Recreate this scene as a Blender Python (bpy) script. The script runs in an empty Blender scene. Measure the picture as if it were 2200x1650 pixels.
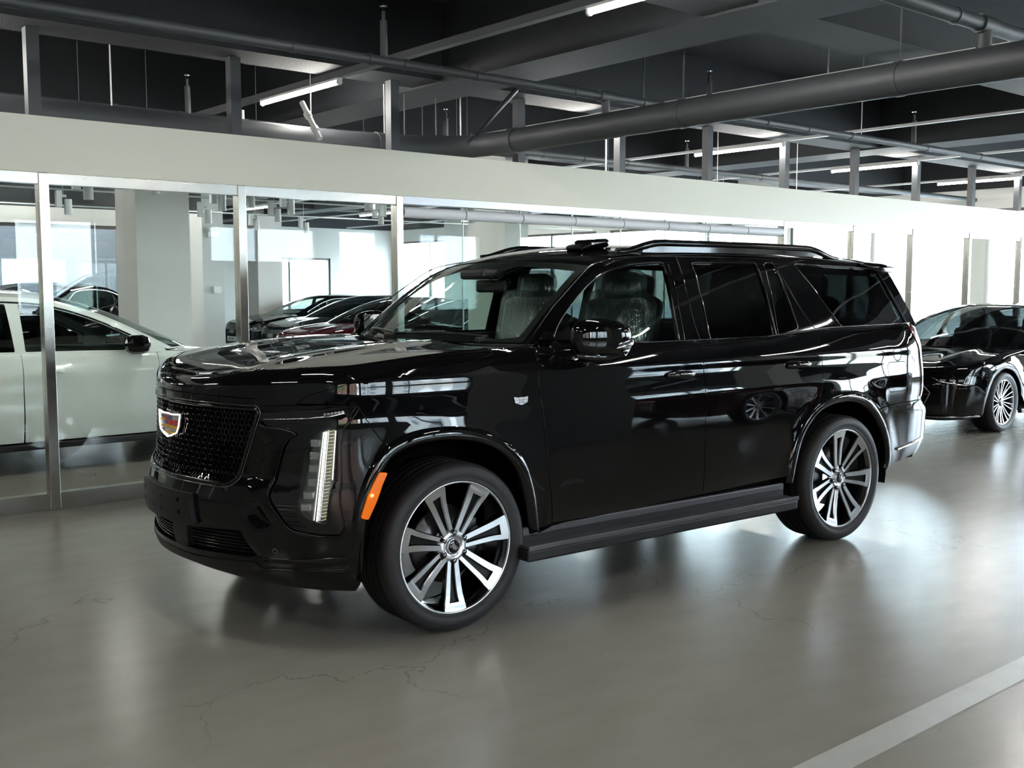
import bpy, bmesh, math, random
from mathutils import Vector, Matrix
from mathutils.geometry import delaunay_2d_cdt
random.seed(7)
PI = math.pi
SC = bpy.context.scene
COL = SC.collection

# ---------------------------------------------------------------- camera
cam_data = bpy.data.cameras.new('camera'); camera = bpy.data.objects.new('camera', cam_data)
COL.objects.link(camera); SC.camera = camera
cam_data.sensor_width = 36.0; cam_data.lens = 36.0 * 2300.0 / 2200.0; cam_data.clip_end = 400; cam_data.clip_start = .05
camera.location = (-2.87, -5.17, 1.665)
camera.rotation_euler = (PI/2 - .0910, 0, -.656)

# ---------------------------------------------------------------- daylight, exposure
SC.view_settings.view_transform = 'Standard'; SC.view_settings.look = 'None'
SC.view_settings.gamma = 1.0; SC.view_settings.use_curve_mapping = False
SC.view_settings.exposure = 2.0
SC.cycles.use_denoising = True
SC.cycles.max_bounces = 10; SC.cycles.diffuse_bounces = 3; SC.cycles.glossy_bounces = 5
SC.cycles.transmission_bounces = 6; SC.cycles.transparent_max_bounces = 16
SC.cycles.caustics_reflective = False; SC.cycles.caustics_refractive = False
SC.cycles.sample_clamp_indirect = 6.0
world = bpy.data.worlds.new('overcast_sky'); SC.world = world; world.use_nodes = True
wn = world.node_tree; bg = wn.nodes['Background']
bg.inputs['Strength'].default_value = 8.0
grad = wn.nodes.new('ShaderNodeTexCoord'); sep = wn.nodes.new('ShaderNodeSeparateXYZ'); ramp = wn.nodes.new('ShaderNodeValToRGB')
wn.links.new(grad.outputs['Generated'], sep.inputs[0]); wn.links.new(sep.outputs['Z'], ramp.inputs['Fac'])
ramp.color_ramp.elements[0].position = 0.0; ramp.color_ramp.elements[0].color = (.42, .44, .43, 1)
ramp.color_ramp.elements[1].position = .12; ramp.color_ramp.elements[1].color = (.74, .87, 1.0, 1)
wn.links.new(ramp.outputs['Color'], bg.inputs['Color'])

# building frame: u runs along the glass partition, v away from the camera side
BA = .043
UX = Vector((math.cos(BA), math.sin(BA), 0)); UY = Vector((-math.sin(BA), math.cos(BA), 0))
def B(u, v, z=0.0): return UX*u + UY*v + Vector((0, 0, z))

def portal(name, loc, rot, sx, sy, energy, col=(.9, .95, 1)):
    l = bpy.data.lights.new(name, 'AREA'); l.shape = 'RECTANGLE'; l.size = sx; l.size_y = sy; l.energy = energy; l.color = col
    o = bpy.data.objects.new(name, l); COL.objects.link(o); o.location = loc; o.rotation_euler = rot
    return o

def win_portal(c, n, su, sv):
    """sampling portal in a window opening (adds no light of its own)"""
    o = portal('daylight_portal', c, (0, 0, 0), su, sv, 1.0); o.data.cycles.is_portal = True
    o.rotation_euler = Vector(n).to_track_quat('-Z', 'Z').to_euler()
win_portal(B(16.9, 5, 1.7), -UX, 34, 2.9)
win_portal(B(4, -12.9, 2.05), UY, 25, 2.2)
win_portal(B(13.1, 24.9, 1.7), -UY, 3.2, 1.7)
win_portal(B(-2, 13.9, 1.8), -UY, 12, 1.9)
# ---------------------------------------------------------------- car surface mathematics
def interp(tab, x):
    """piecewise smooth (monotone cubic like) interpolation in a table [(x, y), ...]"""
    n = len(tab)
    if x <= tab[0][0]: return tab[0][1]
    if x >= tab[-1][0]: return tab[-1][1]
    lo, hi = 0, n - 1
    while hi - lo > 1:
        m = (lo + hi) // 2
        if tab[m][0] <= x: lo = m
        else: hi = m
    x0, y0 = tab[lo]; x1, y1 = tab[hi]
    h = x1 - x0
    def slope(i):
        if i == 0: return (tab[1][1] - tab[0][1]) / (tab[1][0] - tab[0][0])
        if i == n - 1: return (tab[-1][1] - tab[-2][1]) / (tab[-1][0] - tab[-2][0])
        a = (tab[i][1] - tab[i-1][1]) / (tab[i][0] - tab[i-1][0]); b = (tab[i+1][1] - tab[i][1]) / (tab[i+1][0] - tab[i][0])
        if a * b <= 0: return 0.0
        return 2 * a * b / (a + b)
    m0, m1 = slope(lo), slope(hi)
    t = (x - x0) / h
    return (y0*(1+2*t)*(1-t)**2 + h*m0*t*(1-t)**2 + y1*t*t*(3-2*t) + h*m1*t*t*(t-1))

def lerp_tab(tab, x):
    if x <= tab[0][0]: return tab[0][1]
    for (x0, y0), (x1, y1) in zip(tab, tab[1:]):
        if x <= x1: return y0 + (y1 - y0) * (x - x0) / (x1 - x0)
    return tab[-1][1]

def sstep(a, b, x):
    if a == b: return 0.0 if x < a else 1.0
    t = max(0.0, min(1.0, (x - a) / (b - a)))
    return t * t * (3 - 2 * t)

def integ(slopes, ref):
    """table of the integral of a piecewise linear slope table, zero at ref"""
    n = 200; a, b = slopes[0][0], slopes[-1][0]
    out = []; acc = 0.0; h = (b - a) / n
    for i in range(n + 1):
        out.append([a + i*h, acc]); acc += lerp_tab(slopes, a + (i + .5)*h) * h
    r = lerp_tab(out, ref)
    return [(x, y - r) for x, y in out]

class Uniform:
    """fast uniform lookup of a function of one variable"""
    def __init__(s, f, a, b, n=400):
        s.a, s.b, s.n = a, b, n; s.v = [f(a + (b - a)*i/n) for i in range(n + 1)]
    def __call__(s, x):
        t = (x - s.a)/(s.b - s.a)*s.n
        if t <= 0: return s.v[0]
        if t >= s.n: return s.v[-1]
        i = int(t); f = t - i
        return s.v[i]*(1-f) + s.v[i+1]*f

class Plan:
    """plan outline curve through control points (front centre -> near side -> rear centre), by arc length"""
    def __init__(s, pts):
        P = [(2*pts[0][0]-pts[1][0] if False else pts[1][0], -pts[1][1])] + list(pts) + [(pts[-2][0], -pts[-2][1])]
        raw = []
        for i in range(1, len(P) - 2):
            p0, p1, p2, p3 = P[i-1], P[i], P[i+1], P[i+2]
            # centripetal-ish Catmull-Rom with chord scaled tangents
            d0 = math.dist(p0, p1); d1 = math.dist(p1, p2); d2 = math.dist(p2, p3)
            t1 = [((p1[k]-p0[k])/d0*d1 + (p2[k]-p1[k])/d1*d0)/(d0+d1) for k in (0, 1)]
            t2 = [((p2[k]-p1[k])/d1*d2 + (p3[k]-p2[k])/d2*d1)/(d1+d2) for k in (0, 1)]
            for j in range(24):
                t = j/24
                raw.append(tuple(p1[k]*(1+2*t)*(1-t)**2 + d1*t1[k]*t*(1-t)**2 + p2[k]*t*t*(3-2*t) + d1*t2[k]*t*t*(t-1) for k in (0, 1)))
        raw.append(tuple(pts[-1]))
        L = [0.0]
        for a, b in zip(raw, raw[1:]): L.append(L[-1] + math.dist(a, b))
        s.len = L[-1]
        n = 1200; s.n = n; s.p = []
        j = 0
        for i in range(n + 1):
            l = s.len*i/n
            while j < len(L) - 2 and L[j+1] < l: j += 1
            f = (l - L[j])/(L[j+1] - L[j]); s.p.append(tuple(raw[j][k]*(1-f) + raw[j+1][k]*f for k in (0, 1)))
        s.nr = []
        for i in range(n + 1):
            a = s.p[max(0, i-6)]; b = s.p[min(n, i+6)]
            dx, dy = b[0]-a[0], b[1]-a[1]; d = math.hypot(dx, dy)
            s.nr.append((dy/d, -dx/d))
        s.nr = [(-a if False else a, b) for a, b in s.nr]
    def at(s, l):
        neg = l < 0; l = abs(l)
        t = min(max(l/s.len*s.n, 0), s.n - 1e-9); i = int(t); f = t - i
        a, b = s.p[i], s.p[i+1]; na, nb = s.nr[i], s.nr[i+1]
        x, y, nx, ny = (a[0]*(1-f)+b[0]*f, a[1]*(1-f)+b[1]*f, na[0]*(1-f)+nb[0]*f, na[1]*(1-f)+nb[1]*f)
        if neg: y, ny = -y, -ny
        return x, y, nx, ny
    def l_of_x(s, x):
        """arc length where the flank reaches x (flank part only)"""
        i0 = min(range(s.n + 1), key=lambda i: abs(s.p[i][0] - x))
        return s.len*i0/s.n

def sdist(poly, x, y):
    """signed distance to a polygon, negative inside"""
    d = 1e9; ins = False; n = len(poly); j = n - 1
    for i in range(n):
        xi, yi = poly[i]; xj, yj = poly[j]
        ex, ey = xj - xi, yj - yi; wx, wy = x - xi, y - yi
        t = max(0.0, min(1.0, (wx*ex + wy*ey)/(ex*ex + ey*ey + 1e-12)))
        dx, dy = wx - ex*t, wy - ey*t; q = dx*dx + dy*dy
        if q < d: d = q
        if (yi > y) != (yj > y) and x < (xj - xi)*(y - yi)/(yj - yi) + xi: ins = not ins
        j = i
    d = math.sqrt(d)
    return -d if ins else d

class CarShape:
    """all outer surfaces of one car, in its own frame: x to the rear from the front axle, near flank at y<0, z up"""
    def __init__(s, **k):
        s.__dict__.update(k)
        s.pl = Plan(k['plan'])
        s.fx = Uniform(lambda z: interp(k['dxf'], z), .1, 1.5)
        s.rx = Uniform(lambda z: interp(k['dxr'], z), .1, 1.5)
        tab = integ(k['slopes'], k.get('sref', .9)); s.ins = Uniform(lambda z: lerp_tab(tab, z), k['slopes'][0][0], k['slopes'][-1][0])
        s.zt = Uniform(lambda x: interp(k['ztop'], x), -1.3, 4.8, 800)
        s.xf0 = k['plan'][0][0]; s.xr0 = k['plan'][-1][0]
        s.scoops = k.get('scoops', [])
        s.gy = Uniform(lambda z: interp(k['green'], z), 0.8, 2.0)
        s.gt = Uniform(lambda x: interp(k['gtaper'], x), -1.3, 4.8)
        s.zc = Uniform(lambda x: interp(k['zcen'], x), -1.3, 4.8, 800)
        s.ztl = Uniform(lambda l: s.zt(s.pl.at(l)[0]), 0, s.pl.len, 500)
        for it in range(3):
            def rim(l):
                x, y, z = s.side(l, s.ztl(l))
                return s.hood(x, y)[2] if x < s.hood_end else s.zt(s.pl.at(l)[0])
            s.ztl = Uniform(rim, 0, s.pl.len, 500)
    # flank, nose and tail below the belt: parameters (l, z)
    def side(s, l, z):
        x, y, nx, ny = s.pl.at(l)
        zt = s.ztl(abs(l))
        wf = sstep(s.xf0 + s.wfl, s.xf0 + .15, x); wr = sstep(s.xr0 - s.wrl, s.xr0 - .1, x)
        ws = 1 - max(sstep(s.xf0 + .45, s.xf0 + .1, x), wr*.6)
        e = s.ins(z)*ws
        rh = s.rollh + (s.rollf - s.rollh)*sstep(s.xf0 + .55, s.xf0 + .15, x); rv = s.rollv + (s.rollfv - s.rollv)*sstep(s.xf0 + .55, s.xf0 + .15, x)
        d = zt - z
        if d < rv:
            q = min(1.0, (rv - max(d, 0))/rv); e += rh*(1 - math.sqrt(max(0.0, 1 - q*q)))
        if s.scoops:
            for poly, bb, depth, wd in s.scoops:
                if bb[0] < l < bb[1] and bb[2] < z < bb[3]:
                    sd = sdist(poly, l, z)
                    e += depth*sstep(wd, -wd, sd)
        for (wx, r0, amp, wdt) in s.bumps:
            r = math.hypot(x - wx, z - s.wz)
            if abs(r - r0) < 3*wdt and z > s.wz - .15: e -= amp*math.exp(-((r - r0)/wdt)**2)*(1 - wf)*(1-wr)
        return (x - nx*e + s.fx(z)*wf + s.rx(z)*wr, y - ny*e, z)
    # cabin flank: parameters (x, z)
    def green_y(s, x, z): return s.gy(z) - s.gt(x)
    def cabin(s, x, z): return (x, -s.green_y(x, z), z)
    # bonnet / boot: parameters (x, y)
    def hood(s, x, y):
        xr = max(min(x, s.xr0), s.xf0); zt = s.zt(xr); zc = s.zc(xr)
        w = s.hw; t = min(1.0, abs(y)/w)
        z = zt + (zc - zt)*(1 - t**2.4)
        for yc, wd, amp, x0, x1 in s.ribs:
            z += amp*math.exp(-((abs(y) - yc)/wd)**2)*sstep(x0, x0 + .35, x)
        return (x, y, z)
    # arch between the two upper edges: parameters (t along edge, v in -1..1 scaled by vs)
    def edge(s, t):
        E = s.uedge; i = min(int(t), len(E) - 2); f = t - i
        def P(j): return E[max(0, min(len(E)-1, j))]
        p0, p1, p2, p3 = P(i-1), P(i), P(i+1), P(i+2)
        q = []
        for k in range(5):
            m1 = (p2[k]-p0[k])/2; m2 = (p3[k]-p1[k])/2
            if i in s.corners: m1 = (p2[k]-p1[k])
            if i+1 in s.corners: m2 = (p2[k]-p1[k])
            q.append(p1[k]*(1+2*f)*(1-f)**2 + m1*f*(1-f)**2 + p2[k]*f*f*(3-2*f) + m2*f*f*(f-1))
        return q
    def arch(s, t, v):
        x, y, z, bx, bz = s.edge(max(0.0, min(len(s.uedge) - 1.0001, t)))
        u = 1 - abs(v)**2.3
        return (x - bx*u, y*v, z + bz*u)
SUV_PLAN = [(-1.06,0),(-1.047,-.18),(-1.0,-.38),(-.93,-.56),(-.85,-.71),(-.765,-.825),(-.665,-.915),(-.54,-.972),(-.38,-1.0),(-.1,-1.015),(.5,-1.028),(1.2,-1.03),
            (2.2,-1.03),(3.1,-1.022),(3.6,-1.005),(3.93,-.98),(4.13,-.935),(4.26,-.85),(4.33,-.65),(4.36,-.3),(4.37,0)]
SUV = CarShape(plan=SUV_PLAN, wfl=.65, wrl=.8, wz=.415,
    dxf=[(.2,.12),(.28,.09),(.33,.055),(.42,.02),(.5,0),(.66,0),(.75,.02),(.8,.045),(.95,.05),(1.1,.055),(1.17,.055),(1.4,.07)],
    dxr=[(.3,-.3),(.42,-.18),(.5,-.07),(.6,-.01),(.78,0),(.83,-.05),(.87,-.075),(.95,-.055),(1.26,-.08),(1.37,-.12),(1.45,-.14)],
    slopes=[(.1,-.35),(.4,-.22),(.5,-.15),(.6,-.06),(.8,-.03),(.95,.0),(1.03,.02),(1.055,.06),(1.075,.17),(1.15,.19),(1.185,.12),(1.205,.03),(1.225,.06),(1.25,.3),(1.3,.36),(1.4,.45)],
    ztop=[(-1.06,1.20),(-.9,1.24),(-.7,1.275),(-.4,1.312),(0,1.345),(.4,1.362),(.7,1.362),(1.4,1.36),(2.3,1.362),(2.5,1.372),(2.8,1.392),(3.0,1.402),(4.2,1.412)],
    zcen=[(-1.06,1.19),(-.95,1.232),(-.85,1.268),(-.75,1.295),(-.5,1.335),(-.1,1.37),(.3,1.378),(.6,1.37),(4.4,1.4)],
    rollh=.035, rollv=.05, rollf=.10, rollfv=.085, bumps=[(0,.55,.012,.08),(3.071,.55,.012,.08)],
    green=[(1.3,.945),(1.36,.93),(1.5,.888),(1.65,.838),(1.75,.798),(1.8,.772),(1.84,.745),(1.87,.715),(1.95,.65)],
    gtaper=[(-1,.3),(.4,.045),(.9,.01),(1.4,0),(3.0,0),(3.5,.012),(4.0,.045),(4.3,.10),(4.8,.3)],
    hw=1.0, hood_end=.55, ribs=[(.46,.10,.010,-.9,.3)],
    # upper edge: x, y, z, forward bulge, upward bulge    (cowl, A-pillar, roof edge, D-pillar, tail)
    uedge=[(.56,.84,1.36,.25,-.005),(.72,.815,1.50,.22,.0),(.90,.785,1.64,.17,.012),(1.06,.755,1.745,.13,.03),(1.24,.735,1.806,.07,.055),(1.55,.725,1.842,.02,.07),(2.1,.722,1.856,0,.075),(2.9,.72,1.85,0,.078),
           (3.6,.70,1.825,0,.068),(3.86,.69,1.80,-.02,.045),(3.97,.74,1.6,-.12,.01),(4.09,.80,1.38,-.17,.0)],
    corners={0, 9}, )
# ---------------------------------------------------------------- materials
MATS = {}
def mat(name, col=(.5, .5, .5), rough=.5, metal=0.0, coat=0.0, emit=None, es=0.0, spec=.5, bump=None, var=None):
    """procedural principled material; bump = (scale, strength), var = (scale, amount) gives a mottled tone"""
    if name in MATS: return MATS[name]
    m = bpy.data.materials.new(name); m.use_nodes = True; nt = m.node_tree; p = nt.nodes['Principled BSDF']
    p.inputs['Base Color'].default_value = (*col, 1); p.inputs['Roughness'].default_value = rough; p.inputs['Metallic'].default_value = metal
    p.inputs['Specular IOR Level'].default_value = spec
    if coat: p.inputs['Coat Weight'].default_value = coat; p.inputs['Coat Roughness'].default_value = .02
    if emit: p.inputs['Emission Color'].default_value = (*emit, 1); p.inputs['Emission Strength'].default_value = es
    if bump or var:
        tc = nt.nodes.new('ShaderNodeTexCoord')
    if bump:
        n = nt.nodes.new('ShaderNodeTexNoise'); n.inputs['Scale'].default_value = bump[0]; n.inputs['Detail'].default_value = 4
        b = nt.nodes.new('ShaderNodeBump'); b.inputs['Strength'].default_value = bump[1]; b.inputs['Distance'].default_value = .01
        nt.links.new(tc.outputs['Object'], n.inputs['Vector']); nt.links.new(n.outputs['Fac'], b.inputs['Height']); nt.links.new(b.outputs['Normal'], p.inputs['Normal'])
    if var:
        n = nt.nodes.new('ShaderNodeTexNoise'); n.inputs['Scale'].default_value = var[0]; n.inputs['Detail'].default_value = 5
        r = nt.nodes.new('ShaderNodeMapRange'); r.inputs['To Min'].default_value = 1 - var[1]; r.inputs['To Max'].default_value = 1 + var[1]
        x = nt.nodes.new('ShaderNodeMix'); x.data_type = 'RGBA'; x.blend_type = 'MULTIPLY'; x.inputs[0].default_value = 1
        x.inputs[6].default_value = (*col, 1)
        nt.links.new(tc.outputs['Object'], n.inputs['Vector']); nt.links.new(n.outputs['Fac'], r.inputs['Value'])
        nt.links.new(r.outputs[0], x.inputs[7]); nt.links.new(x.outputs[2], p.inputs['Base Color'])
    MATS[name] = m
    return m

def glass(name, tint=(.9, .97, .94), ior=1.5, rough=0.0, refl=1.0):
    """thin pane: transparent, mirror-like by Fresnel"""
    if name in MATS: return MATS[name]
    m = bpy.data.materials.new(name); m.use_nodes = True; nt = m.node_tree; nt.nodes.clear()
    o = nt.nodes.new('ShaderNodeOutputMaterial'); t = nt.nodes.new('ShaderNodeBsdfTransparent'); g = nt.nodes.new('ShaderNodeBsdfGlossy')
    f = nt.nodes.new('ShaderNodeFresnel'); mx = nt.nodes.new('ShaderNodeMixShader'); ml = nt.nodes.new('ShaderNodeMath')
    t.inputs['Color'].default_value = (*tint, 1); g.inputs['Roughness'].default_value = rough; f.inputs['IOR'].default_value = ior
    # same reflectance from both sides of the sheet (no total reflection inside it)
    ge = nt.nodes.new('ShaderNodeNewGeometry'); mi = nt.nodes.new('ShaderNodeMapRange'); mi.inputs['To Min'].default_value = ior; mi.inputs['To Max'].default_value = 1/ior
    nt.links.new(ge.outputs['Backfacing'], mi.inputs['Value']); nt.links.new(mi.outputs[0], f.inputs['IOR'])
    ml.operation = 'MULTIPLY'; ml.inputs[1].default_value = refl; ml.use_clamp = True
    nt.links.new(f.outputs[0], ml.inputs[0]); nt.links.new(ml.outputs[0], mx.inputs['Fac'])
    nt.links.new(t.outputs[0], mx.inputs[1]); nt.links.new(g.outputs[0], mx.inputs[2]); nt.links.new(mx.outputs[0], o.inputs['Surface'])
    MATS[name] = m
    return m

# ---------------------------------------------------------------- objects
def link(name, data, m=None, parent=None):
    o = bpy.data.objects.new(name, data); COL.objects.link(o)
    if m is not None and hasattr(data, 'materials'):
        for x in (m if isinstance(m, (list, tuple)) else [m]): data.materials.append(x)
    if parent is not None: o.parent = parent
    return o
def thing(name, label, cat, loc=(0, 0, 0), rz=0.0, group=None):
    o = bpy.data.objects.new(name, None); COL.objects.link(o); o.location = loc; o.rotation_euler = (0, 0, rz); o.empty_display_size = .1
    o['label'] = label; o['category'] = cat
    if group: o['group'] = group
    return o
def tag(o, label, cat, group=None, kind=None):
    o['label'] = label; o['category'] = cat
    if group: o['group'] = group
    if kind: o['kind'] = kind
    return o
def copy_tree(o, parent=None):
    c = o.copy(); COL.objects.link(c)
    if parent is not None: c.parent = parent
    for ch in [x for x in bpy.data.objects if x.parent is o]: copy_tree(ch, c)
    return c

class MB:
    """mesh builder: every call adds geometry, build() links ONE mesh object"""
    def __init__(s): s.v = []; s.f = []; s.n = []; s.sm = []; s.mi = []; s.cm = 0; s.use_n = False
    def add(s, verts, faces, normals=None, smooth=False):
        k = len(s.v); s.v += [tuple(p) for p in verts]
        for i, f in enumerate(faces):
            s.f.append(tuple(k + j for j in f)); s.sm.append(smooth); s.mi.append(s.cm)
            s.n.append([normals[j] for j in f] if normals else None)
        if normals: s.use_n = True
        return s
    def box(s, c, d, rot=None, bev=0.0):
        hx, hy, hz = d[0]/2, d[1]/2, d[2]/2
        if bev > 0:
            b = min(bev, hx*.99, hy*.99, hz*.99); bm = bmesh.new(); bmesh.ops.create_cube(bm, size=1)
            bmesh.ops.scale(bm, vec=(d[0], d[1], d[2]), verts=bm.verts); bmesh.ops.bevel(bm, geom=bm.edges[:], offset=b, segments=2, affect='EDGES', profile=.5)
            V = [v.co.copy() for v in bm.verts]; bm.verts.index_update(); F = [[v.index for v in f.verts] for f in bm.faces]; bm.free()
        else:
            V = [Vector((x, y, z)) for x in (-hx, hx) for y in (-hy, hy) for z in (-hz, hz)]
            F = [(0,1,3,2),(4,6,7,5),(0,4,5,1),(2,3,7,6),(0,2,6,4),(1,5,7,3)]
        if rot is not None:
            if isinstance(rot, (int, float)): rot = Matrix.Rotation(rot, 3, 'Z')
            V = [rot @ v for v in V]
        return s.add([v + Vector(c) for v in V], F)
    def tube(s, pts, r, seg=10, caps=True, radii=None, closed=False):
        pts = [Vector(p) for p in pts]; n = len(pts); rings = []
        up = None
        for i, p in enumerate(pts):
            if closed: t = pts[(i+1) % n] - pts[i-1]
            else: t = pts[min(i+1, n-1)] - pts[max(i-1, 0)]
            t.normalize()
            if up is None: up = Vector((0, 0, 1)) if abs(t.z) < .9 else Vector((1, 0, 0))
            a = t.cross(up).normalized(); b = a.cross(t).normalized(); up = b
            rr = radii[i] if radii else r
            rings.append([p + a*math.cos(2*PI*k/seg)*rr + b*math.sin(2*PI*k/seg)*rr for k in range(seg)])
        V = [q for rg in rings for q in rg]; F = []
        for i in range(n if closed else n - 1):
            j = (i + 1) % n
            for k in range(seg):
                F.append((i*seg+k, i*seg+(k+1) % seg, j*seg+(k+1) % seg, j*seg+k))
        s.add(V, F, smooth=True)
        if caps and not closed:
            s.add(rings[0], [tuple(range(seg))[::-1]][:1]); s.add(rings[-1], [tuple(range(seg))])
        return s
    def lathe(s, prof, axis='y', c=(0, 0, 0), seg=48, smooth=True, a0=0, a1=2*PI):
        """prof: list of (radius, height along the axis)"""
        full = abs(a1 - a0 - 2*PI) < 1e-6; m = seg if full else seg + 1; V = []; F = []
        for r, h in prof:
            for k in range(m):
                a = a0 + (a1 - a0)*k/seg; x, y = r*math.cos(a), r*math.sin(a)
                V.append({'y': (x, h, y), 'z': (x, y, h), 'x': (h, x, y)}[axis])
        for i in range(len(prof) - 1):
            for k in range(seg):
                k2 = (k + 1) % m
                F.append((i*m+k, i*m+k2, (i+1)*m+k2, (i+1)*m+k))
        return s.add([Vector(v) + Vector(c) for v in V], F, smooth=smooth)
    def prism(s, poly, h0, h1, axis='z', smooth=False, tf=None):
        """extruded polygon; axis is the extrusion axis"""
        n = len(poly); V = []
        for h in (h0, h1):
            for a, b in poly: V.append({'z': (a, b, h), 'y': (a, h, b), 'x': (h, a, b)}[axis])
        if tf: V = [tf(Vector(v)) for v in V]
        F = [tuple(range(n)), tuple(range(n, 2*n))[::-1]] + [(i, n + i, n + (i+1) % n, (i+1) % n) for i in range(n)]
        return s.add(V, F)
    def build(s, name, m=None, parent=None, recalc=False):
        me = bpy.data.meshes.new(name); me.from_pydata(s.v, [], s.f); me.validate(verbose=False) if False else None
        me.polygons.foreach_set('use_smooth', s.sm); me.polygons.foreach_set('material_index', s.mi)
        if s.use_n:
            me.polygons.foreach_set('use_smooth', [True]*len(s.f))
            me.update()
            ln = []
            for i, f in enumerate(s.f):
                if s.n[i]: ln += [tuple(x) for x in s.n[i]]
                else: ln += [tuple(me.polygons[i].normal)]*len(f)
            me.normals_split_custom_set(ln)
        me.update()
        if recalc:
            bm = bmesh.new(); bm.from_mesh(me); bmesh.ops.recalc_face_normals(bm, faces=bm.faces); bm.to_mesh(me); bm.free()
        return link(name, me, m, parent)

def area(poly): return sum(a[0]*b[1] - b[0]*a[1] for a, b in zip(poly, poly[1:] + poly[:1]))/2
def resample(poly, step, closed=True):
    out = []; n = len(poly)
    for i in range(n if closed else n - 1):
        a, b = poly[i], poly[(i+1) % n]; k = max(1, round(math.dist(a, b)/step))
        out += [tuple(a[q] + (b[q]-a[q])*j/k for q in range(len(a))) for j in range(k)]
    if not closed: out.append(tuple(poly[-1]))
    return out
def smooth_line(pts, n=8, closed=False):
    """Catmull-Rom through the points"""
    out = []; m = len(pts); d = len(pts[0])
    for i in range(m if closed else m - 1):
        P = [pts[(i+j) % m] if closed else pts[max(0, min(m-1, i+j))] for j in (-1, 0, 1, 2)]
        for k in range(n):
            t = k/n
            out.append(tuple(.5*((2*P[1][q]) + (-P[0][q]+P[2][q])*t + (2*P[0][q]-5*P[1][q]+4*P[2][q]-P[3][q])*t*t + (-P[0][q]+3*P[1][q]-3*P[2][q]+P[3][q])*t**3) for q in range(d)))
    if not closed: out.append(tuple(pts[-1]))
    return out
def rounded(poly, r, n=4):
    """polygon with its corners rounded"""
    out = []; m = len(poly)
    for i in range(m):
        p0, p, p1 = Vector(poly[i-1]), Vector(poly[i]), Vector(poly[(i+1) % m])
        a = (p0 - p); b = (p1 - p); rr = min(r, a.length*.45, b.length*.45); a.normalize(); b.normalize()
        s, e = p + a*rr, p + b*rr
        for k in range(n + 1):
            t = k/n; out.append(tuple((s*(1-t)**2 + p*2*t*(1-t) + e*t*t)))
    return out
def inset(poly, g):
    """move the boundary inwards by g"""
    n = len(poly); sg = 1 if area(poly) > 0 else -1; out = []
    for i in range(n):
        a, b, c = Vector(poly[i-1]), Vector(poly[i]), Vector(poly[(i+1) % n])
        e0, e1 = (b - a), (c - b)
        if e0.length < 1e-9 or e1.length < 1e-9: out.append(tuple(b)); continue
        e0.normalize(); e1.normalize()
        n0 = Vector((-e0.y, e0.x)); n1 = Vector((-e1.y, e1.x)); m = (n0 + n1)
        if m.length < 1e-6: m = n0
        m.normalize(); k = g/max(.5, m.dot(n0)); out.append(tuple(b + m*k*sg))
    return out

def fd_normal(f, a, b, h=.002):
    pa, pb = Vector(f(a+h, b)) - Vector(f(a-h, b)), Vector(f(a, b+h)) - Vector(f(a, b-h))
    n = pa.cross(pb)
    if n.length < 1e-12: return Vector((0, 0, 1))
    return n.normalized()

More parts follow.
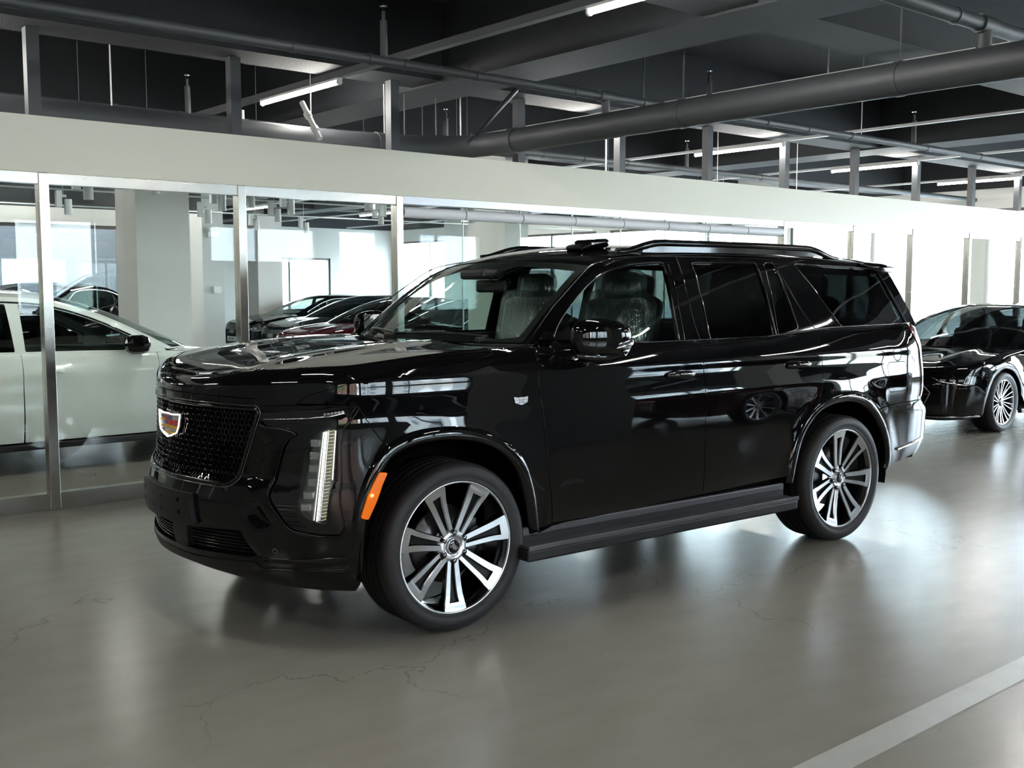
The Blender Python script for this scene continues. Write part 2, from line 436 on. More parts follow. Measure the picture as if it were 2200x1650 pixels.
def patch(f, poly, holes=(), da=.04, db=.04, edge=.02, gap=0.0, flange=.012, off=0.0, sign=1, mb=None, hflange=None, normal=None):
    """panel: the region of the parametric surface f(a, b) inside poly, with rolled edges.
    returns/extends a mesh builder; normals are the true surface normals"""
    mb = mb or MB()
    poly = resample(poly, edge)
    if gap: poly = inset(poly, gap)
    holes = [resample(h, edge) for h in holes]
    if gap: holes = [inset(h, -gap) for h in holes]
    A = [p[0] for p in poly]; Bv = [p[1] for p in poly]
    pts = list(poly); edges = [(i, (i+1) % len(poly)) for i in range(len(poly))]
    for h in holes:
        k = len(pts); pts += h; edges += [(k+i, k+(i+1) % len(h)) for i in range(len(h))]
    na = int((max(A)-min(A))/da) + 1; nb = int((max(Bv)-min(Bv))/db) + 1
    mrg = min(da, db)*.45
    for i in range(1, na):
        for j in range(1, nb):
            a, b = min(A) + (max(A)-min(A))*i/na, min(Bv) + (max(Bv)-min(Bv))*j/nb
            if sdist(poly, a, b) < -mrg and all(sdist(h, a, b) > mrg for h in holes): pts.append((a, b))
    vs, es, fs, ov, oe, of = delaunay_2d_cdt([Vector(p) for p in pts], edges, [], 0, 1e-7)
    keep = []
    for t in fs:
        cx = sum(vs[i].x for i in t)/3; cy = sum(vs[i].y for i in t)/3
        if sdist(poly, cx, cy) < 0 and all(sdist(h, cx, cy) > 0 for h in holes): keep.append(t)
    N = [(normal or (lambda a, b: fd_normal(f, a, b)))(v.x, v.y)*sign for v in vs]
    P = [Vector(f(v.x, v.y)) + N[i]*off for i, v in enumerate(vs)]
    F = []
    for t in keep:
        n = (P[t[1]]-P[t[0]]).cross(P[t[2]]-P[t[0]])
        F.append(tuple(t) if n.dot(N[t[0]]) > 0 else tuple(t[::-1]))
    mb.add(P, F, N, smooth=True)
    for loop, fl in [(poly, flange)] + [(h, flange if hflange is None else hflange) for h in holes]:
        if not fl: continue
        n = len(loop); rg = []
        ishole = loop is not poly
        sg = (1 if area(loop) > 0 else -1)*(-1 if ishole else 1)
        for i, (a, b) in enumerate(loop):
            nn = (normal or (lambda a, b: fd_normal(f, a, b)))(a, b)*sign; p = Vector(f(a, b)) + nn*off
            a0, b0 = loop[i-1]; a1, b1 = loop[(i+1) % n]
            t = Vector(f(a1, b1)) - Vector(f(a0, b0)); t = (t - nn*t.dot(nn))
            t = t.normalized() if t.length > 1e-9 else Vector((1, 0, 0))
            # outward direction in the tangent plane
            pa = Vector(f(a+1e-3*0 + (b1-b0)*sg*.02, b - (a1-a0)*sg*.02)) - Vector(f(a, b))
            o = pa - nn*pa.dot(nn); o = o.normalized() if o.length > 1e-9 else t.cross(nn)
            rg.append((p, p + o*.0012 - nn*.0012, p + o*.0012 - nn*abs(fl), nn, o))
        V = []; NN = []
        for p0, p1, p2, nn, o in rg: V += [p0, p1, p2]; NN += [nn, o, o]
        F2 = []
        for i in range(n):
            j = (i+1) % n
            for k in (0, 1):
                q = (3*i+k, 3*j+k, 3*j+k+1, 3*i+k+1)
                c = (V[q[1]]-V[q[0]]).cross(V[q[3]]-V[q[0]])
                F2.append(q if c.dot(NN[q[0]] + NN[q[3]]) > 0 else q[::-1])
        mb.add(V, F2, NN, smooth=True)
    return mb

def mirrored(mb):
    m = MB(); m.v = [(x, -y, z) for x, y, z in mb.v]; m.f = [f[::-1] for f in mb.f]; m.sm = list(mb.sm); m.mi = list(mb.mi); m.use_n = mb.use_n
    m.n = [([(a[0], -a[1], a[2]) for a in n[::-1]] if n else None) for n in mb.n]
    return m
def both(name, mb, m, parent, skip_far=False):
    a = mb.build(name, m, parent)
    b = None if skip_far else mirrored(mb).build(name, m, parent)
    return a, b

def text_mb(txt, size, depth=.002, space=1.0):
    """letters as polygons in the x,y plane (x to the right, y up)"""
    cu = bpy.data.curves.new('t', 'FONT'); cu.body = txt; cu.size = size; cu.extrude = depth; cu.space_character = space; cu.resolution_u = 2
    cu.align_x = 'CENTER'; cu.align_y = 'CENTER'
    o = bpy.data.objects.new('t', cu); COL.objects.link(o)
    me = bpy.data.meshes.new_from_object(o.evaluated_get(bpy.context.evaluated_depsgraph_get()))
    V = [v.co.copy() for v in me.vertices]; F = [tuple(p.vertices) for p in me.polygons]
    bpy.data.objects.remove(o); bpy.data.curves.remove(cu); bpy.data.meshes.remove(me)
    return V, F
# ---------------------------------------------------------------- shared car materials
M_PAINT = mat('black_paint', (.0025, .0025, .003), .025, spec=.42)
M_GLOSS = mat('gloss_black_plastic', (.004, .004, .0045), .06, spec=.6)
M_SATIN = mat('satin_black_plastic', (.008, .008, .009), .45, spec=.35)
M_DARK = mat('black_void', (.003, .003, .003), .9, spec=.1)
M_CHROME = mat('chrome', (.85, .86, .88), .08, 1.0)
M_SILVER = mat('machined_silver', (.60, .61, .63), .26, 1.0)
M_SHADOW = mat('dark_chrome', (.22, .22, .23), .18, 1.0)
M_SIDEWALL = mat('tyre_rubber', (.018, .018, .020), .55, spec=.35)
M_GREY = mat('satin_grey_trim', (.075, .075, .086), .38, .3)
M_SLOT = mat('spoke_slot_black', (.004, .004, .004), .35, spec=.2)
def tread_material():
    m = mat('tyre_tread', (.010, .010, .011), .62, spec=.3); nt = m.node_tree; p = nt.nodes['Principled BSDF']
    tc = nt.nodes.new('ShaderNodeTexCoord'); s = nt.nodes.new('ShaderNodeSeparateXYZ'); a = nt.nodes.new('ShaderNodeMath'); a.operation = 'ARCTAN2'
    k = nt.nodes.new('ShaderNodeMath'); k.operation = 'MULTIPLY'; k.inputs[1].default_value = 150
    y = nt.nodes.new('ShaderNodeMath'); y.operation = 'MULTIPLY_ADD'; y.inputs[1].default_value = 60
    w = nt.nodes.new('ShaderNodeMath'); w.operation = 'SINE'; c = nt.nodes.new('ShaderNodeMath'); c.operation = 'GREATER_THAN'; c.inputs[1].default_value = .75
    b = nt.nodes.new('ShaderNodeBump'); b.invert = True; b.inputs['Strength'].default_value = .6; b.inputs['Distance'].default_value = .004
    L = nt.links.new
    L(tc.outputs['Object'], s.inputs[0]); L(s.outputs['X'], a.inputs[0]); L(s.outputs['Z'], a.inputs[1]); L(a.outputs[0], k.inputs[0])
    L(s.outputs['Y'], y.inputs[0]); L(k.outputs[0], y.inputs[2]); L(y.outputs[0], w.inputs[0]); L(w.outputs[0], c.inputs[0]); L(c.outputs[0], b.inputs['Height']); L(b.outputs[0], p.inputs['Normal'])
    return m
M_TREAD = tread_material()

def tyre_mb(R, r, w):
    """outer face at y=0, inner at y=w"""
    t = MB(); h = R - r
    side = [(r-.004, .006), (r+.004, -.006), (r+.10*h, -.012), (r+.12*h, -.0105), (r+.3*h, -.017), (r+.55*h, -.020), (r+.58*h, -.0185), (r+.75*h, -.015), (r+.86*h, -.006), (r+.95*h, .008), (r+.99*h, .024), (R, .040)]
    t.lathe(side, seg=96)
    t.lathe([(a, w - b) for a, b in side][::-1], seg=96)
    t.cm = 1
    prof = [(R, .040)]; n = 4; x0, x1 = .040, w - .040
    for i in range(n):
        c = x0 + (x1-x0)*(i+.5)/n
        prof += [(R, c-.006), (R-.008, c-.005), (R-.008, c+.005), (R, c+.006)]
    prof += [(R, x1)]
    t.lathe(prof, seg=96, smooth=False)
    return t

def bar(mb, st, y0=.05, face=0, sides=1, ch=.004):
    """spoke bar: stations (r, t_left, t_right, y_face), built along +z"""
    V = []; n = len(st)
    for r, a, b, y in st:
        V += [(a, y0, r), (a, y + ch*1.6, r), (a + ch, y, r), (b - ch, y, r), (b, y + ch*1.6, r), (b, y0, r)]
    mb.cm = face
    mb.add(V, [(6*i+2, 6*i+3, 6*i+9, 6*i+8) for i in range(n-1)])
    mb.cm = sides
    F = []
    for i in range(n-1):
        for k in (0, 1, 3, 4): F.append((6*i+k, 6*i+k+1, 6*i+k+7, 6*i+k+6))
    F.append((0, 1, 2, 3, 4, 5)); q = 6*(n-1); F.append((q+5, q+4, q+3, q+2, q+1, q))
    mb.add(V, F)

def rot_add(dst, src, ang):
    c, s = math.cos(ang), math.sin(ang)
    k = len(dst.v); dst.v += [(x*c + z*s, y, -x*s + z*c) for x, y, z in src.v]
    dst.f += [tuple(k+j for j in f) for f in src.f]; dst.n += src.n; dst.sm += src.sm; dst.mi += src.mi

def suv_wheel(parent, loc, near=True, rz=0.0, phase=0.0, hidden=False):
    R, r, w = .413, .318, .275
    ty = tyre_mb(R, r, w).build('tyre', [M_SIDEWALL, M_TREAD], parent)
    ty.location = loc; ty.rotation_euler = (0, phase, rz if near else rz + PI)
    rim = MB(); rim.cm = 0
    rim.lathe([(.327, .004), (.325, -.004), (.320, -.007), (.314, -.005), (.311, .002)], seg=96); rim.cm = 1
    rim.lathe([(.311, .002), (.305, .02), (.296, .035), (.292, .10), (.296, .2), (.32, .262)], seg=72)
    sp = MB(); yf = lambda q: interp([(.03, .030), (.08, .026), (.16, .020), (.24, .010), (.30, -.001), (.32, -.003)], q)
    # two unequal arms that join in a solid tip at the rim, glossy black channel between them
    rs = [.045, .08, .12, .16, .20, .24, .27, .285]
    L0 = lambda q: (-.031 - .026*((q-.045)/.24) - .006*sstep(.22, .285, q)); 
    bar(sp, [(q, L0(q), L0(q) + .029 + .012*(q/.3), yf(q)) for q in rs])
    bar(sp, [(q, -L0(q)*1.0 - .024 - .011*(q/.3), -L0(q), yf(q) + .001) for q in rs])
    bar(sp, [(.272, -.060, .056, yf(.272) + .001), (.285, -.064, .062, yf(.285)), (.300, -.067, .066, yf(.30)), (.314, -.062, .064, -.004)])
    sp.cm = 2; V = []
    for q in (.05, .12, .2, .275): V += [(L0(q) + .018, yf(q) + .018, q), (-L0(q) - .016, yf(q) + .018, q)]
    sp.add(V, [(2*i, 2*i+1, 2*i+3, 2*i+2) for i in range(3)])
    for k in range(7): rot_add(rim, sp, PI + k*2*PI/7 + .03)
    rim.cm = 0
    rim.lathe([(.0, .030), (.037, .030), (.040, .024), (.056, .024), (.060, .022), (.088, .034), (.09, .05)], seg=60)
    ro = rim.build('wheel_rim', [M_SILVER, M_SHADOW, M_SLOT], parent)
    ro.location = loc; ro.rotation_euler = ty.rotation_euler
    br = MB().lathe([(.07, .10), (.19, .10), (.19, .13), (.07, .13)], seg=48); br.box((.15, .11, .03), (.06, .06, .16), bev=.01)
    b = br.build('brake_disc', mat('cast_iron', (.10, .10, .11), .35, .8), ro)
    hc = MB().lathe([(0, .018), (.028, .018), (.033, .021), (.0345, .026)], seg=40)
    hc.build('hub_cap', M_GLOSS, ro)
    rg = MB().lathe([(.0335, .0225), (.0345, .019), (.036, .019), (.037, .024)], seg=40); rg.build('hub_cap_ring', M_CHROME, ro)
    cr = MB(); cr.prism([(-.021, .010), (-.010, .008), (0, .009), (.010, .008), (.021, .010), (.017, -.008), (0, -.014), (-.017, -.008)], .0165, .018, 'y', tf=lambda v: Matrix.Rotation(.9, 3, 'Y') @ v)
    cr.build('hub_crest', M_SHADOW, ro)
    for k in range(6):
        a = PI/2 + k*PI/3
        n = MB(); n.lathe([(0, .014), (.008, .014), (.0105, .018), (.011, .03)], c=(.068*math.cos(a), 0, .068*math.sin(a)), seg=12)
        n.cm = 1; n.lathe([(.0165, .0205), (.0165, .028), (.011, .03)], c=(.068*math.cos(a), 0, .068*math.sin(a)), seg=18)
        n.build('lug_nut', [M_SHADOW, M_DARK], ro)
    if near:
        # raised maker's lettering on the sidewall
        for a0, sz in ((math.radians(38), .026),):
            V, F = text_mb('BRIDGESTONE', sz, .0006, 1.1)
            out = []
            rr = r + .56*(R - r)
            for v in V:
                ang = a0 - v.x/rr; q = rr + v.y
                out.append((q*math.cos(ang), -.0195 - v.z, q*math.sin(ang)))
            m = MB(); m.add(out, F); m.build('sidewall_lettering', mat('lettering_rubber', (.05, .05, .052), .5), ty)
    return ty, ro
# ---------------------------------------------------------------- the building
RZ = BA
def bbox(mb, u0, u1, v0, v1, z0, z1, bev=0):
    mb.box(B((u0+u1)/2, (v0+v1)/2, (z0+z1)/2), (abs(u1-u0), abs(v1-v0), abs(z1-z0)), rot=RZ, bev=bev); return mb
def struct(name, mb, m, **k):
    o = mb.build(name, m); o['kind'] = 'structure'; return o
M_CEIL = mat('ceiling_dark_grey', (.014, .016, .020), .75, bump=(60, .5))
M_PIPE = mat('painted_grey_pipe', (.040, .045, .051), .55)
M_STEELP = mat('painted_grey_steel', (.045, .05, .057), .5)
M_CW = mat('white_conduit', (.62, .62, .62), .4)
M_WHITE = mat('white_plaster', (.66, .66, .64), .7)
M_FASC = mat('cream_panel', (.76, .745, .64), .45, var=(.6, .03))
M_CONC = mat('pale_column', (.60, .62, .61), .7)
M_MULL = mat('dark_bronze_aluminium', (.10, .09, .085), .45, .4)
def floor_material():
    m = mat('coated_concrete', (.2, .2, .19), .25); nt = m.node_tree; p = nt.nodes['Principled BSDF']; L = nt.links.new
    tc = nt.nodes.new('ShaderNodeTexCoord')
    def noise(s, d, sc=(1, 1, 1)):
        mp = nt.nodes.new('ShaderNodeMapping'); mp.inputs['Scale'].default_value = sc; n = nt.nodes.new('ShaderNodeTexNoise'); n.inputs['Scale'].default_value = s; n.inputs['Detail'].default_value = d
        L(tc.outputs['Object'], mp.inputs[0]); L(mp.outputs[0], n.inputs['Vector']); return n
    a = noise(.5, 6); b = noise(3.0, 6, (1, 2.2, 1)); c = noise(14, 8)
    r = nt.nodes.new('ShaderNodeValToRGB'); r.color_ramp.elements[0].position = .3; r.color_ramp.elements[0].color = (.205, .196, .168, 1); r.color_ramp.elements[1].position = .72; r.color_ramp.elements[1].color = (.250, .240, .210, 1)
    mx = nt.nodes.new('ShaderNodeMath'); mx.operation = 'MULTIPLY_ADD'; mx.inputs[1].default_value = .45
    hf = nt.nodes.new('ShaderNodeMath'); hf.operation = 'MULTIPLY'; hf.inputs[1].default_value = .55
    L(b.outputs['Fac'], hf.inputs[0]); L(a.outputs['Fac'], mx.inputs[0]); L(hf.outputs[0], mx.inputs[2]); L(mx.outputs[0], r.inputs['Fac'])
    # hairline cracks
    vo = nt.nodes.new('ShaderNodeTexVoronoi'); vo.feature = 'DISTANCE_TO_EDGE'; vo.inputs['Scale'].default_value = .42
    dn = noise(2.2, 6); ad = nt.nodes.new('ShaderNodeMix'); ad.data_type = 'RGBA'; ad.blend_type = 'LINEAR_LIGHT'; ad.inputs[0].default_value = .42
    L(tc.outputs['Object'], ad.inputs[6]); L(dn.outputs['Color'], ad.inputs[7]); L(ad.outputs[2], vo.inputs['Vector'])
    ck = nt.nodes.new('ShaderNodeMapRange'); ck.inputs['From Max'].default_value = .0035; ck.inputs['To Min'].default_value = .68; ck.inputs['To Max'].default_value = 1
    L(vo.outputs['Distance'], ck.inputs['Value'])
    gate = noise(.35, 2); g2 = nt.nodes.new('ShaderNodeMapRange'); g2.inputs['From Min'].default_value = .50; g2.inputs['From Max'].default_value = .56; L(gate.outputs['Fac'], g2.inputs['Value'])
    sel = nt.nodes.new('ShaderNodeMix'); sel.data_type = 'FLOAT'; sel.inputs[2].default_value = 1.0; L(g2.outputs[0], sel.inputs[0]); L(ck.outputs[0], sel.inputs[3])
    mu = nt.nodes.new('ShaderNodeMix'); mu.data_type = 'RGBA'; mu.blend_type = 'MULTIPLY'; mu.inputs[0].default_value = 1
    L(r.outputs['Color'], mu.inputs[6]); L(sel.outputs[0], mu.inputs[7]); L(mu.outputs[2], p.inputs['Base Color'])
    rr = nt.nodes.new('ShaderNodeMapRange'); rr.inputs['To Min'].default_value = .16; rr.inputs['To Max'].default_value = .34; L(b.outputs['Fac'], rr.inputs['Value']); p.inputs['Roughness'].default_value = .24
    bp = nt.nodes.new('ShaderNodeBump'); bp.inputs['Strength'].default_value = .06; bp.inputs['Distance'].default_value = .01; L(c.outputs['Fac'], bp.inputs['Height']); L(bp.outputs[0], p.inputs['Normal'])
    p.inputs['Specular IOR Level'].default_value = .6
    return m
def brushed_material():
    m = mat('brushed_stainless', (.46, .45, .42), .24, 1.0); nt = m.node_tree; p = nt.nodes['Principled BSDF']; L = nt.links.new
    tc = nt.nodes.new('ShaderNodeTexCoord'); mp = nt.nodes.new('ShaderNodeMapping'); mp.inputs['Scale'].default_value = (2, 2, 9); n = nt.nodes.new('ShaderNodeTexNoise'); n.inputs['Scale'].default_value = 2; n.inputs['Detail'].default_value = 1
    r = nt.nodes.new('ShaderNodeMapRange'); r.inputs['To Min'].default_value = .20; r.inputs['To Max'].default_value = .30
    L(tc.outputs['Object'], mp.inputs[0]); L(mp.outputs[0], n.inputs['Vector']); L(n.outputs['Fac'], r.inputs['Value']); L(r.outputs[0], p.inputs['Roughness'])
    return m
M_FLOOR = floor_material(); M_INOX = brushed_material()
U0, U1, V0, V1 = -9.0, 17.0, -13.0, 25.0
fl_ = bbox(MB(), U0-.3, U1+.3, V0-.3, 14.2, -.2, 0); bbox(fl_, 5.2, U1+.3, 14.2, V1+.3, -.2, 0); struct('floor', fl_, M_FLOOR)
cl_ = bbox(MB(), U0-.3, U1+.3, V0-.3, 14.2, 4.2, 4.4); bbox(cl_, 5.2, U1+.3, 14.2, V1+.3, 4.2, 4.4); struct('ceiling', cl_, M_CEIL)
# ceiling beams
n = 0
for u0, u1, v1 in ((-4.6, -4.0, 14), (2.80, 3.40, 14), (10.05, 10.65, V1)):
    tag(bbox(MB(), u0, u1, V0, v1, 3.5, 4.2).build('ceiling_beam', M_CEIL), 'deep dark grey beam crossing the ceiling away from the glass wall', 'beam', kind='structure')
for v0, v1 in ((-8.0, -7.5), (-.55, -.08), (2.95, 3.42), (6.6, 7.0), (10.2, 10.6), (18, 18.4)):
    tag(bbox(MB(), U0 if v0 < 14 else 5.4, U1, v0, v1, 3.52, 4.2).build('ceiling_beam', M_CEIL), 'dark grey ceiling beam running along the glass wall', 'beam', kind='structure')

# ---- outer walls with windows
def window_wall(name, pts, horiz, at, z0, z1, mull=(), top=4.2, m=None, frame=M_MULL, rng=None, zd=3.5):
    """wall along u (horiz) or v, at the other coordinate, with openings pts=[(a0,a1),...] between z0 and z1"""
    m = m or M_WHITE; w = MB(); th = .30
    lo, hi = rng or ((U0, U1) if horiz else (V0, V1))
    def bx(mb, a0, a1, zz0, zz1, d0, d1):
        if horiz: bbox(mb, a0, a1, at + d0, at + d1, zz0, zz1)
        else: bbox(mb, at + d0, at + d1, a0, a1, zz0, zz1)
    sg = 1 if at > 0 else -1
    bx(w, lo, hi, 0, z0, 0, th*sg); bx(w, lo, hi, z1, zd, 0, th*sg); w.cm = 1; bx(w, lo, hi, zd, top, 0, th*sg); w.cm = 0
    cur = lo
    for a0, a1 in pts:
        if a0 > cur: bx(w, cur, a0, z0, z1, 0, th*sg)
        cur = a1
    if hi > cur: bx(w, cur, hi, z0, z1, 0, th*sg)
    struct(name, w, [m, M_CEIL])
    for i, (a0, a1) in enumerate(pts):
        f = MB(); t = .06
        bx(f, a0, a1, z0, z0 + t, .04*sg, .12*sg); bx(f, a0, a1, z1 - t, z1, .04*sg, .12*sg); bx(f, a0, a0 + t, z0, z1, .04*sg, .12*sg); bx(f, a1 - t, a1, z0, z1, .04*sg, .12*sg)
        k = max(1, round((a1-a0)/1.6))
        for j in range(1, k): 
            c = a0 + (a1-a0)*j/k; bx(f, c - t/2, c + t/2, z0, z1, .04*sg, .12*sg)
        global WN
        WN += 1
        fo = struct('window_%d' % WN, f, frame)
        g = MB(); bx(g, a0 + t, a1 - t, z0 + t, z1 - t, .075*sg, .085*sg); g.build('pane', M_PANE, fo)
WN = 0
M_PANE = glass('window_glass', (.97, .985, .98), 1.3)
window_wall('wall_right', [(-12.3, -7.6), (-7.2, -3.2), (-2.8, 1.2), (1.6, 4.75), (5.15, 6.90), (7.28, 9.3), (10.4, 14.9), (15.4, 19.0), (21.4, 24.6)], False, U1, .12, 3.12)
window_wall('wall_front', [(-8.4, -5.0), (-4.4, -1.0), (-.4, 3.0), (3.6, 7.0), (7.6, 11.0), (11.6, 16.4)], True, V0, .95, 3.15, m=mat('hall_grey_wall', (.22, .22, .21), .6))
window_wall('wall_back', [(11.7, 14.6)], True, V1, .9, 2.55, rng=(5.4, U1))
window_wall('wall_inner', [(1.3, 3.95)], True, 14.0, .9, 2.72, rng=(U0, 5.4), zd=3.0)
struct('wall_inner_side', bbox(MB(), 5.2, 5.4, 14.3, V1, 0, 4.2), M_WHITE)
window_wall('wall_left', [], False, U0, 1.0, 2.7, rng=(V0, 14.2), m=mat('grey_wall', (.16, .16, .15), .6))

# ---- glass partition
W0 = 3.247
fasc = struct('wall_partition_header', bbox(MB(), U0, 14.93, W0 - .05, W0 + .12, 2.49, 2.895), M_FASC)
rail = MB(); bbox(rail, U0, 2.46, W0 - .045, W0 + .035, 2.41, 2.488); bbox(rail, 8.37, 14.9, W0 - .045, W0 + .035, 2.41, 2.488); bbox(rail, U0, 2.46, W0 - .045, W0 + .035, 0, .125); bbox(rail, 8.37, 14.9, W0 - .045, W0 + .035, 0, .125)
struct('trim_1', rail, M_INOX)
rl2 = MB(); bbox(rl2, 2.52, 8.33, W0 - .05, W0 + .06, 2.42, 2.488); struct('trim_2', rl2, mat('matt_aluminium', (.42, .44, .48), .35, .8))
POSTS = [-6.8, -5.27, -3.73, -2.18, -.62, .937, 2.495, 8.36, 9.93, 11.46, 13.13, 14.87]
PL = {-.62: 'brushed steel post of the glass wall, in front of the white car door', .937: 'brushed steel post of the glass wall, just left of the parked dark saloons', 2.495: 'brushed steel post at the left end of the frameless glass section, above the SUV bonnet',
      8.36: 'steel glazing post at the right end of the frameless glass, above the SUV roof', 9.93: 'steel glazing post behind the rear end of the SUV roof', 11.46: 'steel glazing post between the SUV tail and the black saloon roof', 13.13: 'steel glazing post above the roof of the black saloon at right', 14.87: 'last steel post at the right-hand end of the glass wall'}
for u in POSTS:
    p = MB(); bbox(p, u - .036, u + .036, W0 - .055, W0 + .045, 0, 2.488, bev=.003)
    tag(p.build('glazing_post', M_INOX), PL.get(u, 'brushed steel post, %s beyond the left edge of the picture' % {-2.18: 'the first', -3.73: 'the second', -5.27: 'the third', -6.8: 'the fourth'}.get(u)), 'post', 'stainless posts of the glass wall')
M_GLASSW = glass('partition_glass', (.955, .985, .975), 1.5, refl=1.0)
allp = sorted(POSTS)
for a, b in zip(allp, allp[1:]):
    if (a, b) == (2.495, 8.36):
        for k in range(8):
            u0 = 2.535 + k*.7235; g = MB(); bbox(g, u0 + .006, u0 + .7175, W0 - .006, W0 + .006, .01, 2.42)
            go_ = tag(g.build('glass_panel', M_GLASSW), 'frameless glass panel behind the SUV, %s' % ['beside the steel post at its left end', 'second from its left end', 'third from its left end', 'fourth from its left end, behind the windscreen top', 'fourth from its right end', 'third from its right end', 'second from its right end', 'beside the steel post at its right end'][k], 'glass panel', 'frameless folding glass panels')
            e = MB(); bbox(e, u0 - .004, u0 + .003, W0 - .008, W0 + .008, .01, 2.42); e.build('polished_edge', mat('glass_edge', (.62, .78, .72), .15, .3), go_)
            s = MB(); s.tube([B(u0 + .008, W0 - .012, 2.345), B(u0 + .7155, W0 - .012, 2.345)], .052, 16); s.build('top_clamp_rail', mat('pale_aluminium', (.78, .80, .84), .5), go_)
    else:
        g = MB(); bbox(g, a + .0385, b - .0385, W0 - .006, W0 + .006, .125, 2.41)
        tag(g.build('glass_panel', M_GLASSW), 'large glass pane %s' % {-.62: 'in front of the white car and the wide pale column', .937: 'with the two dark saloons behind it', -2.18: 'at the far left edge of the picture', 8.36: 'just right of the frameless section', 9.93: 'behind the spoiler of the SUV', 11.46: 'between the SUV tail and the black saloon roof', 13.13: 'the last one at the right end'}.get(a, '%s beyond the left edge' % {-3.73: 'the first', -5.27: 'the second', -6.8: 'the third'}.get(a)), 'glass panel', 'framed panes of the glass wall')
UP = [-5.3, -3.75, -2.2, -.655, .912, 2.46, 3.97, 5.41, 6.88, 8.38, 9.96, 11.56, 13.2, 14.75]
UPL = {-.655: 'dark steel hanger post above the header at the far left', .912: 'dark steel hanger post left of the lit tube lamp', 2.46: 'dark steel hanger post where the big pipe starts to bend', 3.97: 'dark steel hanger post crossed by the big round pipe', 5.41: 'dark steel hanger post just right of where the big pipe leaves the header',
       6.88: 'dark steel hanger post in front of the middle tube lamp', 8.38: 'dark steel hanger post at the right end of the middle tube lamp', 9.96: 'dark steel hanger post crossing the tube lamp right of centre', 11.56: 'dark steel hanger post right of the second distant tube lamp', 13.2: 'dark steel hanger post before the white wall at right', 14.75: 'dark steel hanger post at the right end of the header'}
for u in UP:
    p = MB(); bbox(p, u - .045, u + .045, W0 - .04, W0 + .05, 2.895, 3.52)
    tag(p.build('hanger_post', M_STEELP), UPL.get(u, 'dark steel hanger post, %s beyond the left edge' % {-2.2: 'the first', -3.75: 'the second', -5.3: 'the third'}.get(u)), 'post', 'steel hanger posts above the glass wall')

# ---- showroom columns and walls behind the glass
def column(u0, u1, v0, v1, label, m=M_CONC, top=4.2):
    return tag(bbox(MB(), u0, u1, v0, v1, 0, top).build('column', m), label, 'column', kind='structure')
column(1.50, 2.13, 7.0, 7.63, 'wide pale grey column behind the glass')
column(6.72, 7.22, 17.0, 18.6, 'white column beyond the wide grey one')
column(9.85, 10.55, 20.6, 21.3, 'white column right of the two saloons', M_WHITE)
column(7.15, 7.6, 7.3, 8.2, 'grey column seen through the frameless glass, left of the SUV roof', M_CONC)
column(16.3, 17.0, 9.35, 10.35, 'column against the bright windows', M_CONC)
column(16.3, 17.0, 19.2, 21.2, 'corner column against the bright windows', M_CONC)
bx = MB(); bbox(bx, 6.95, 7.12, 16.93, 17.0, 1.52, 1.66)
tag(bx.build('wall_box', mat('white_plastic', (.8, .8, .8), .4)), 'small white box fixed to the white column behind the glass', 'wall box')

sg_ = MB(); bbox(sg_, 10.05, 10.68, 5.98, 6.02, 2.30, 2.56)
sgo = tag(sg_.build('hanging_sign', mat('grey_sign', (.16, .17, .18), .5)), 'small dark grey sign with pale Korean lettering hung behind the glass above the SUV roof', 'sign')
V_, F_ = text_mb('\ucc28\ub7c9 \uc778\ub3c4', .15, .001); M4 = Matrix.Translation(B(10.365, 5.975, 2.43)) @ Matrix.Rotation(BA, 4, 'Z') @ Matrix.Rotation(PI/2, 4, 'X')
MB().add([M4 @ v for v in V_], F_).build('sign_lettering', mat('pale_lettering', (.6, .62, .62), .5), sgo)
MB().tube([B(10.15, 6, 2.55), B(10.15, 6, 4.2)], .004, 6).tube([B(10.58, 6, 2.55), B(10.58, 6, 4.2)], .004, 6).build('sign_wire', M_CW, sgo)
em = MB(); bbox(em, 6.84, 7.06, 16.90, 17.0, 2.72, 2.86); em.tube([B(6.88, 16.86, 2.88), B(6.88, 16.92, 2.86)], .045, 12).tube([B(7.02, 16.86, 2.88), B(7.02, 16.92, 2.86)], .045, 12)
tag(em.build('emergency_light', mat('white_plastic', (.8, .8, .8), .4)), 'white two-headed emergency light high on the white column behind the glass', 'emergency light')
# ---- floor line, stain
ln = MB(); bbox(ln, -6, 2.35, -3.06, -2.93, 0, .003)
lm = mat('worn_white_paint', (.36, .37, .35), .35, var=(9, .16))
struct('trim_3', ln, lm)

